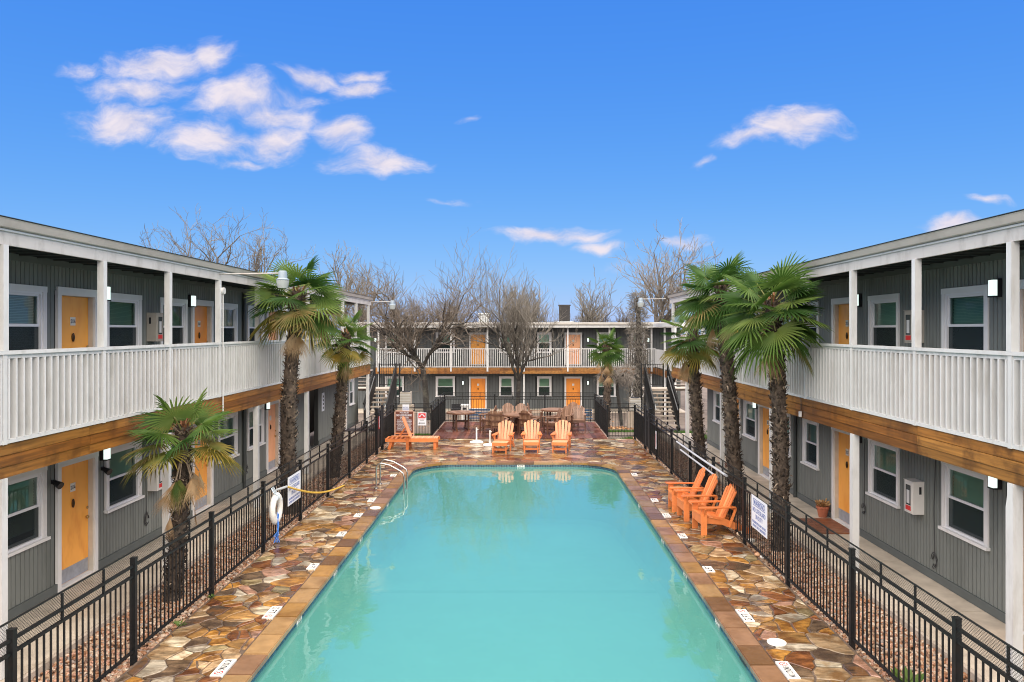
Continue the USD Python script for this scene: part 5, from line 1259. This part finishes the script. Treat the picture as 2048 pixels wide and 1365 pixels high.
def adirondack(name, label, mats, mb_, loc, rotz, group, foot=False):
    t = thing(name, label, 'chair' if not foot else 'lounge chair', loc, rotz, group, local=True)
    W = .56; m = mats[0]
    for sx in (-1, 1):
        MB().box(sx * W / 2 - .016, sx * W / 2 + .016, -.43, -.31, 0, .545).build('leg', m, t)
        # side rail runs from the front leg down to the ground at the back
        pg = Polygon([(-.42, .24), (-.42, .385), (.02, .345), (.60, .115), (.60, .0), (.50, .0), (.02, .20)])
        MB().prism(pg, .026, mat4((0, 1, 0), (0, 0, 1), (1, 0, 0), np.array([sx * (W / 2 - .034) - .013, 0, 0]))).build('side_rail', m, t)
        am = Polygon([(-.50, -.075), (-.47, .075), (-.30, .085), (.27, .04), (.30, .02), (.30, -.03), (-.3, -.07)])
        MB().prism(am, .022, mat4((0, 1, 0), (-sx, 0, 0), (0, 0, 1) if sx < 0 else (0, 0, 1), np.array([sx * (W / 2 + .01), 0, .547]))).build('armrest', mats[1], t)
        MB().prism(Polygon([(0, 0), (.09, 0), (0, -.16)]), .024, mat4((sx, 0, 0), (0, 0, 1), (0, -sx, 0), np.array([sx * (W / 2 + .017), -.36, .5465]))).build('arm_bracket', m, t)
        MB().bar((sx * (W / 2 - .002), .16, .09 + .06), (sx * (W / 2 - .002), .31, .54), .022, .05, up=(0, 1, 0)).build('back_brace', m, t)
    MB().box(-W / 2 + .017, W / 2 - .017, -.432, -.410, .225, .385).build('front_apron', m, t)
    MB().box(-W / 2 - .02, W / 2 + .02, .285, .307, .47, .545).build('back_rail', m, t)
    for k in range(5):
        y = -.40 + k * .092; z = .388 - .095 * (k / 4.6)
        c, s = math.cos(.17), math.sin(.17)
        MB().box(-W / 2, W / 2, -.041, .041, 0, .02).apply([[1, 0, 0], [0, c, s], [0, -s, c]], (0, y, z)).build('seat_slat', mb_[k % 3], t)
    fan_back(t, mb_, 5, .47, .60, .285, .07, .42, .66, .76)
    if foot:
        for k in range(6):
            y = -.50 - k * .088
            MB().box(-W / 2 + .02, W / 2 - .02, y - .04, y + .04, .352, .372).build('foot_slat', mb_[(k + 1) % 3], t)
        for sx in (-1, 1):
            MB().box(sx * (W / 2 - .035) - .013, sx * (W / 2 - .035) + .013, -.985, -.44, .27, .3515).build('foot_rail', m, t)
            MB().box(sx * (W / 2 - .055) - .02, sx * (W / 2 - .055) + .02, -.975, -.925, 0, .2695).build('leg', m, t)
            MB().box(sx * (W / 2 - .075) - .013, sx * (W / 2 - .075) + .013, -.90, -.45, .10, .155).build('foot_stretcher', m, t)
        MB().box(-W / 2 + .02, W / 2 - .02, -1.006, -.986, .265, .372).build('foot_apron', m, t)
        MB().box(-W / 2 + .08, W / 2 - .08, -.915, -.895, .09, .165).build('foot_crossbar', m, t)
    return t
a1 = adirondack('orange_armchair', 'orange slatted armchair on the right deck, nearest of three', M_or, M_or, (4.08, 15.84, 0), -math.pi / 2 + .10, 'orange armchairs along the right fence')
copy_of(a1, (3.98, 16.95, 0), -math.pi / 2 + .06, 'orange slatted armchair on the right deck, middle one of three', 'orange armchairs along the right fence')
copy_of(a1, (3.92, 17.78, 0), -math.pi / 2 - .04, 'orange slatted armchair on the right deck, farthest of three', 'orange armchairs along the right fence')
l1 = adirondack('orange_lounger', 'orange lounger with footrest facing the pool, leftmost, next to the umbrella stands', M_or, M_ow, (-.60, 26.75, 0), -.16, 'orange loungers facing the pool', foot=True)
copy_of(l1, (.36, 26.9, 0), -.03, 'orange lounger with footrest facing the pool, standing between two others', 'orange loungers facing the pool')
copy_of(l1, (1.44, 26.85, 0), -.15, 'orange lounger with footrest facing the pool, rightmost of three', 'orange loungers facing the pool')
# sun lounger on the left: head towards the fence
t = thing('sun_lounger', 'long low orange slatted sun lounger in front of the pool rules board', 'sun lounger', (-3.85, 26.95, 0), 0, local=True)
for sy in (-1, 1):
    MB().box(-.95, .92, sy * .30 - .015, sy * .30 + .015, .27, .385).build('side_rail', M_or[0], t)
    for x, lean in ((-.72, -.10), (.80, .0)):
        MB().bar((x + lean, sy * .285, .0), (x, sy * .27, .33), .03, .10, up=(1, 0, 0)).build('leg', M_or[1], t)
    MB().bar((-.16, sy * .34, 0), (-.16, sy * .34, .47), .03, .10, up=(1, 0, 0)).build('leg', M_or[1], t)
    MB().box(-.72, -.05, sy * .345 - .055, sy * .345 + .055, .472, .495).build('armrest', M_or[2], t)
for k in range(13):
    x = -.02 + k * .073
    MB().box(x - .030, x + .030, -.283, .283, .386, .405).build('seat_slat', M_ow[k % 3], t)
for k in range(5):
    x = -.90 + k * .16
    MB().box(x - .035, x + .035, -.283, .283, .372, .385).build('cross_slat', M_or[k % 3], t)
d = np.array([-.37, 0, .93])
for k in range(5):
    y = -.22 + k * .11
    MB().bar(np.array([-.08, y, .40]), np.array([-.08, y, .40]) + d * (.80 - .03 * abs(k - 2)), .095, .022, up=(.93, 0, .37)).build('back_slat', M_ow[k % 3] if k else M_or[2], t)
for sy in (-1, 1): MB().bar((-.27, sy * .2, .75), (-.52, sy * .2, .40), .03, .04).build('back_prop', M_or[1], t)
# brown dining chairs and round tables
def dining_chair(label, loc, rotz):
    t = thing('dining_chair', label, 'dining chair', loc, rotz, 'brown chairs round the deck tables', local=True)
    W = .54; m = M_br[0]
    for sx in (-1, 1):
        for y in (-.25, .24): MB().box(sx * W / 2 - .022, sx * W / 2 + .022, y - .03, y + .03, 0, .66 if y < 0 else .70).build('leg', m, t)
        MB().box(sx * W / 2 - .05, sx * W / 2 + .05, -.32, .29, .6605 if False else .662, .685).build('armrest', M_brt[0], t)
        MB().box(sx * W / 2 - .012, sx * W / 2 + .012, -.219, .209, .36, .44).build('side_rail', m, t)
        MB().box(sx * W / 2 - .012, sx * W / 2 + .012, -.219, .209, .12, .16).build('stretcher', m, t)
    for y in (-.25, .24): MB().box(-W / 2 + .023, W / 2 - .023, y - .012, y + .012, .35, .43).build('apron', m, t)
    MB().box(-W / 2 + .023, W / 2 - .023, -.01, .015, .12, .16).build('stretcher', m, t)
    for k in range(5): MB().box(-W / 2 + .024, W / 2 - .024, -.27 + k * .10, -.185 + k * .10, .441, .462).build('seat_slat', M_brt[k % 3], t)
    fan_back(t, M_brt, 6, .46, .52, .45, .25, .20, .48, .60, th=.02)
    for z in (.60, .85): MB().box(-W / 2 + .02, W / 2 - .02, .30 + (z - .6) * .2, .322 + (z - .6) * .2, z, z + .06).build('back_rail', M_br[1], t)
    return t
c0 = None
chairs = [('brown chair right of the left table, seen from the side', (-1.42, 31.7), -1.75), ('brown chair seen from behind, leftmost at the middle table', (-1.22, 30.0), 3.35), ('brown chair seen from behind, second from left at the middle table', (-.86, 29.75), 2.95),
          ('brown chair facing the pool behind the middle table, the left of two', (-.62, 32.45), -.12), ('brown chair facing the pool behind the middle table, right of its neighbour', (.02, 32.3), .10), ('brown chair seen from behind at the right side of the middle table', (.30, 30.15), 2.55),
          ('brown chair in profile at the left side of the right table', (.62, 32.7), 1.45), ('brown chair in profile in front of the right table, its back to the right', (1.22, 30.6), -1.35), ('brown chair right of the table on the right, turned towards it', (1.72, 31.2), -.55),
          ('brown chair behind the right table in front of the far orange door', (2.12, 32.9), -.45), ('brown chair at the right end of the deck furniture, facing the pool', (2.38, 31.6), -.10)]
for lab, (x, y), rz in chairs:
    if c0 is None: c0 = dining_chair(lab, (x, y, .024), rz)
    else: copy_of(c0, (x, y, .024), rz, lab, 'brown chairs round the deck tables')
def round_table(label, loc, r=.61):
    t = thing('round_table', label, 'table', loc, .3, 'round tables on the wooden deck', local=True)
    n = 10; w = 2 * r / n; disc = Point(0, 0).buffer(r, 24)
    for i in range(n):
        b = disc.intersection(sbox(-r + i * w + .004, -2, -r + (i + 1) * w - .004, 2))
        if not b.is_empty: MB().prism(b, .026, mat4((1, 0, 0), (0, 1, 0), (0, 0, 1), np.array([0, 0, .705]))).build('top_board', M_brt[i % 3], t)
    rim = Point(0, 0).buffer(r + .012, 32).difference(Point(0, 0).buffer(r - .012, 32))
    MB().prism(rim, .035, mat4((1, 0, 0), (0, 1, 0), (0, 0, 1), np.array([0, 0, .668]))).build('rim', M_br[2], t)
    for sx in (-1, 1):
        for sy in (-1, 1): MB().box(sx * .26 - .04, sx * .26 + .04, sy * .26 - .04, sy * .26 + .04, .06, .667).build('leg', M_br[1], t)
        MB().box(sx * .26 - .045, sx * .26 + .045, -.40, .40, 0, .0595).build('foot', M_br[0], t)
        MB().box(sx * .26 - .02, sx * .26 + .02, -.219, .219, .30, .36).build('stretcher', M_br[0], t)
    MB().box(-.239, .239, -.04, .04, .30, .36).build('stretcher', M_br[0], t)
    return t
t0 = round_table('brown round table standing alone at the left of the deck', (-2.56, 32.0, .024))
copy_of(t0, (-.16, 31.1, .024), .9, 'brown round table in the middle of the deck among chairs', 'round tables on the wooden deck')
copy_of(t0, (1.45, 33.1, .024), 1.3, 'brown round table on the right side of the deck', 'round tables on the wooden deck')
# umbrella stands
M_umb = pm('stand_white', (.68, .69, .68), .4, .05, 6)
def stand(lab, x, y):
    t = thing('umbrella_stand', lab, 'umbrella stand', (x, y, 0), group='white umbrella stands')
    MB().lathe([(0, .0), (.25, .0), (.255, .02), (.23, .045), (.12, .075), (.04, .09), (0, .09)], (x, y, .004), 28).build('base', M_umb, t, smooth=40)
    MB().tube([(x, y, .08), (x, y, .56)], .028, 12).build('tube', M_umb, t)
    MB().tube([(x + .02, y, .5), (x + .07, y, .5)], .012, 8).build('knob', M_umb, t)
stand('white umbrella stand, the left and farther of two before the deck', -1.68, 28.3); stand('white umbrella stand right beside the leftmost orange lounger', -1.15, 27.6)

# ================================================================ small things
M_cabw = pm('cabinet_white', (.62, .60, .57), .45, .06, 5); M_cabt = pm('cabinet_tan', (.36, .33, .28), .45, .08, 5)
def cabinet(label, Fm, a, z, mat, w=.30, d=.20, h=.56):
    t = thing('extinguisher_cabinet', label, 'cabinet', Fm(np.array([[a, 0, z]]))[0], group='extinguisher cabinets on the walls')
    MB().box(a - w / 2, a + w / 2, .0125, d, z, z + h, Fm).build('box', mat, t)
    MB().box(a - w / 2 + .03, a + w / 2 - .03, d + .0005, d + .012, z + .03, z + h - .03, Fm).build('door', mat, t)
    MB().box(a - w / 2 + .065, a + w / 2 - .065, d + .0125, d + .014, z + .14, z + h - .07, Fm).build('window', plain_get('cab_glass', (.06, .07, .07), .1), t)
    MB().box(a - .045, a + .045, d + .0142, d + .017, z + .17, z + .40, Fm).build('extinguisher', plain_get('cab_white', (.55, .55, .55), .4), t)
    MB().box(a - w / 2 + .06, a + w / 2 - .06, d + .0125, d + .0145, z + .05, z + .13, Fm).build('label_strip', M_red, t)
    MB().box(a - w / 2 - .004, a - w / 2, .06, .10, z + h * .62, z + h * .85, Fm).build('latch', M_black, t)
    # a thin sheet lid on top
    MB().box(a - w / 2 - .006, a + w / 2 + .006, .0125, d + .016, z + h, z + h + .008, Fm).build('lid', mat, t)
_pl = {}
def plain_get(n, c, r):
    if n not in _pl: _pl[n] = plain(n, c, r)
    return _pl[n]
cabinet('tan extinguisher cabinet between upper windows of the left wing', LFm, 15.18, 3.98, M_cabt); cabinet('white extinguisher cabinet between lower windows of the left wing', LFm, 15.22, 1.0, M_cabw)
cabinet('tan extinguisher cabinet between upper windows of the right wing', RFm, 13.2, 3.98, M_cabt); cabinet('white extinguisher cabinet between lower windows of the right wing', RFm, 13.2, 1.02, M_cabw)
def spot(label, a, z):
    t = thing('spotlight', label, 'spotlight', LFm(np.array([[a, 0, z]]))[0])
    MB().box(a - .03, a + .03, .0125, .03, z - .03, z + .03, LFm).build('bracket', M_black, t)
    p, q = LFm(np.array([[a, .04, z]]))[0], LFm(np.array([[a - .03, .17, z - .06]]))[0]
    MB().tube([p, q], [.035, .062], 10).build('housing', M_black, t)
spot('small black spotlight left of the nearest lower orange door', 12.0, 1.80); spot('small black spotlight right of the nearest lower orange door', 13.42, 1.75)
# plant pot and mats
t = thing('plant_pot', 'terracotta pot with a dry plant beside a lower right door', 'plant pot', (6.78, 17.05, 0))
MB().lathe([(0, .0), (.09, .0), (.13, .20), (.145, .20), (.145, .245), (.125, .245), (.118, .21), (0, .21)], (6.78, 17.05, 0), 20).build('pot', pm('terracotta', (.33, .10, .05), .7, .2, 8), t, smooth=40)
g = np.random.default_rng(3); mb = MB()
for i in range(90):
    a = g.random() * 6.28; d = np.array([math.cos(a), math.sin(a), g.uniform(.3, 1.5)]); d /= np.linalg.norm(d); c = np.array([6.78, 17.05, .23]) + d * g.uniform(.03, .19); s = np.cross(d, g.normal(0, 1, 3)); s /= np.linalg.norm(s); l = .045
    mb.add([c - d * l, c + s * l * .5, c + d * l, c - s * l * .5], [[0, 1, 2, 3]])
mb.build('plant', pm('dry_plant', (.36, .20, .08), .7, .4, 20), t)
M_mat = pm('rust_mat', (.20, .07, .03), .6, .35, 7, wet=.3)
def doormat(label, x0, x1, y0, y1):
    t = thing('doormat', label, 'doormat', ((x0 + x1) / 2, (y0 + y1) / 2, 0)); n = max(2, round((y1 - y0) / .2))
    for k in range(n): MB().box(x0, x1, y0 + (y1 - y0) * k / n + .006, y0 + (y1 - y0) * (k + 1) / n - .006, .0, .022).build('slat', M_mat, t)
doormat('wet rust coloured mat before the lower door with the pot', 6.15, 6.88, 15.6, 16.85); doormat('small brown mat by the door behind the right palms', 6.2, 6.8, 23.2, 24.0)
# loose stones on the right deck edge
M_rock = [pm(f'loose_stone_{i}', c, .7, .25, 14) for i, c in enumerate(((.40, .22, .12), (.55, .52, .48), (.45, .34, .24)))]
for i, (lab, px, py, r, m) in enumerate((('rounded tan stone behind the nearest orange armchair', 1483, 1073, .09, 2), ('pale stone at the fence below the right warning sign', 1503, 1086, .075, 1), ('tan stone at the fence foot next to a pale one', 1512, 1092, .055, 2), ('orange stone lying on the right deck near the fence', 1516, 1113, .06, 0), ('white egg shaped stone lying on the right deck', 1526, 1117, .05, 1))):
    Y = F_PX * CAM_Z / (py - CY); c = np.array([(px - CX) / F_PX * Y, Y, r * .5]); ico = trimesh.creation.icosphere(2); v = ico.vertices * (1 + .3 * (meshkit.noise(ico.vertices * 1.6 + i * 5, i) - .5)[:, None])
    n = MB().add(v * r * np.array([1.1, .9, .7]) + c, ico.faces).build('loose_stone', M_rock[m], None, smooth=True); tag(n, lab, 'stone')
# hanging cables on the walls
def cable(label, Fm, a, z0, z1, seed):
    g = np.random.default_rng(seed); t = thing('wall_cable', label, 'cable', Fm(np.array([[a, 0, z1]]))[0])
    p = [[a, .02, z0], [a + g.normal(0, .02), .025, (z0 + z1) / 2], [a + .01, .03, z1 + .12]]
    MB().tube(Fm(np.array(p)), .006, 5).build('strand', M_black, t)
    for k in range(3):
        s = g.uniform(.07, .14); P = [[a + s * math.cos(th) * .6 + g.normal(0, .012), .03 + .01 * k, z1 + .05 + s * math.sin(th)] for th in np.linspace(0, 5.4, 9)]
        MB().tube(Fm(np.array(P)), .006, 5).build('strand', M_black, t)
cable('black cable coiled on the lower left wall under the cabinet', LFm, 14.98, 1.7, .42, 1); cable('black cable hanging on the lower right wall beside its second window', RFm, 15.3, 2.0, .55, 2); cable('black cable hanging on the right wall beside the nearest lower window', RFm, 12.68, 2.1, .30, 3); cable('black cable loop by the lower left downpipe', LFm, 20.45, 1.3, .4, 5)
# roof equipment of the far building
M_acw = pm('roof_unit_paint', (.55, .56, .55), .5, .1, 4); M_brick = pm('sooty_brick', (.028, .025, .024), .85, .3, 9)
t = thing('roof_vent', 'white louvred vent box on the far roof left of centre', 'roof vent', (-2.57, 52.0, 4.66))
MB().box(-2.9, -2.24, 51.7, 52.3, 4.66, 5.30).build('housing', M_soffit, t)
for k in range(6): x = -2.88 + k * .128; MB().box(x - .03, x + .03, 51.66, 51.6995, 4.70, 5.30).build('louvre', M_acw, t)
MB().box(-2.96, -2.18, 51.6, 52.36, 5.30, 5.38).build('cap', M_acw, t)
t = thing('chimney', 'dark square brick chimney on the far roof right of centre', 'chimney', (3.0, 53.0, 4.66))
zc = 4.62; k = 0
while zc < 5.9:
    o = .12 if k % 2 else 0
    xx = 2.62 - o
    while xx < 3.38:
        x0, x1 = max(xx, 2.62) + .008, min(xx + .24, 3.38) - .008
        if x1 - x0 > .03: MB().box(x0, x1, 52.62, 52.72, zc, zc + .082).build('brick', M_brick, t)
        xx += .24
    zc += .10; k += 1
MB().box(2.635, 3.365, 52.64, 53.3, 4.62, 5.9).build('core', M_brick, t); MB().box(2.58, 3.42, 52.58, 53.36, 5.9, 5.97).build('cap', M_brick, t); MB().box(2.3, 3.6, 52.3, 52.55, 4.66, 4.80).build('flashing', M_acw, t)
# air conditioners by the stairs, bin, grill, bench beyond the deck
def ac(label, x, y, z, s=.5, h=.62):
    t = thing('air_conditioner', label, 'air conditioner', (x, y, z))
    MB().box(x - s / 2, x + s / 2, y - s / 2, y + s / 2, z, z + h).build('housing', M_cabt, t)
    for k in range(7): MB().box(x - s / 2 - .006, x + s / 2 + .006, y - s / 2 - .012, y - s / 2 - .0005, z + .06 + k * .075, z + .085 + k * .075).build('louvre', M_acw, t)
    MB().lathe([(0, .03), (s * .4, .03), (s * .42, 0)], (x, y, z + h), 18).build('fan_guard', M_black, t); MB().box(x - s / 2 - .1, x + s / 2 + .1, y - s / 2 - .1, y + s / 2 + .1, z - 1.3, z - .002).build('plinth', M_concrete, t)
ac('beige air conditioner on a plinth beside the far left staircase', -5.55, 36.4, .62); ac('beige air conditioner on a plinth beside the far right staircase', 5.42, 36.2, .35)
t = thing('trash_bin', 'grey square bin behind the far deck fence', 'bin', (-2.72, 36.4, -.3))
MB().box(-2.88, -2.56, 36.24, 36.56, -.45, .56).build('body', M_cabw, t); MB().box(-2.91, -2.53, 36.21, 36.59, .56, .64).build('lid', M_acw, t); MB().box(-2.82, -2.62, 36.23, 36.2395, .40, .50).build('opening', M_black, t)
t = thing('barbecue_grill', 'black barbecue grill behind the far deck fence left of the bin', 'grill', (-3.15, 36.6, -.3))
MB().tube([(-3.15, 36.6, -.6), (-3.15, 36.6, .28)], .04, 8).build('pedestal', M_black, t); MB().box(-3.38, -2.95, 36.4, 36.8, .28, .42).build('firebox', M_black, t); MB().box(-3.40, -2.93, 36.78, 36.81, .42, .62).build('lid', M_black, t)
M_bench = plain('blue_bench_paint', (.035, .07, .13), .25)
def bench(label, x, y, w=1.3):
    zb = float(ground_z(x, y)); t = thing('bench', label, 'bench', (x, y, zb))
    for k in range(4): MB().box(x - w / 2, x + w / 2, y - .2 + k * .1, y - .115 + k * .1, zb + .45, zb + .48).build('seat_slat', M_bench, t)
    for k in range(3): MB().box(x - w / 2, x + w / 2, y + .22, y + .245, zb + .56 + k * .13, zb + .65 + k * .13).build('back_slat', M_bench, t)
    for sx in (-1, 1): MB().bar((x + sx * w * .4, y - .2, zb), (x + sx * w * .4, y + .23, zb + .95), .04, .05).bar((x + sx * w * .4, y - .2, zb + .44), (x + sx * w * .4, y + .2, zb + .44), .04, .03).bar((x + sx * w * .4, y + .2, zb), (x + sx * w * .4, y - .1, zb + .44), .04, .04).build('leg', M_black, t)
bench('dark blue slatted bench below the left ground floor door of the far building', -2.2, 39.5, 1.1); bench('dark blue slatted bench at the right end behind the deck fence', 3.05, 38.5, 1.1)
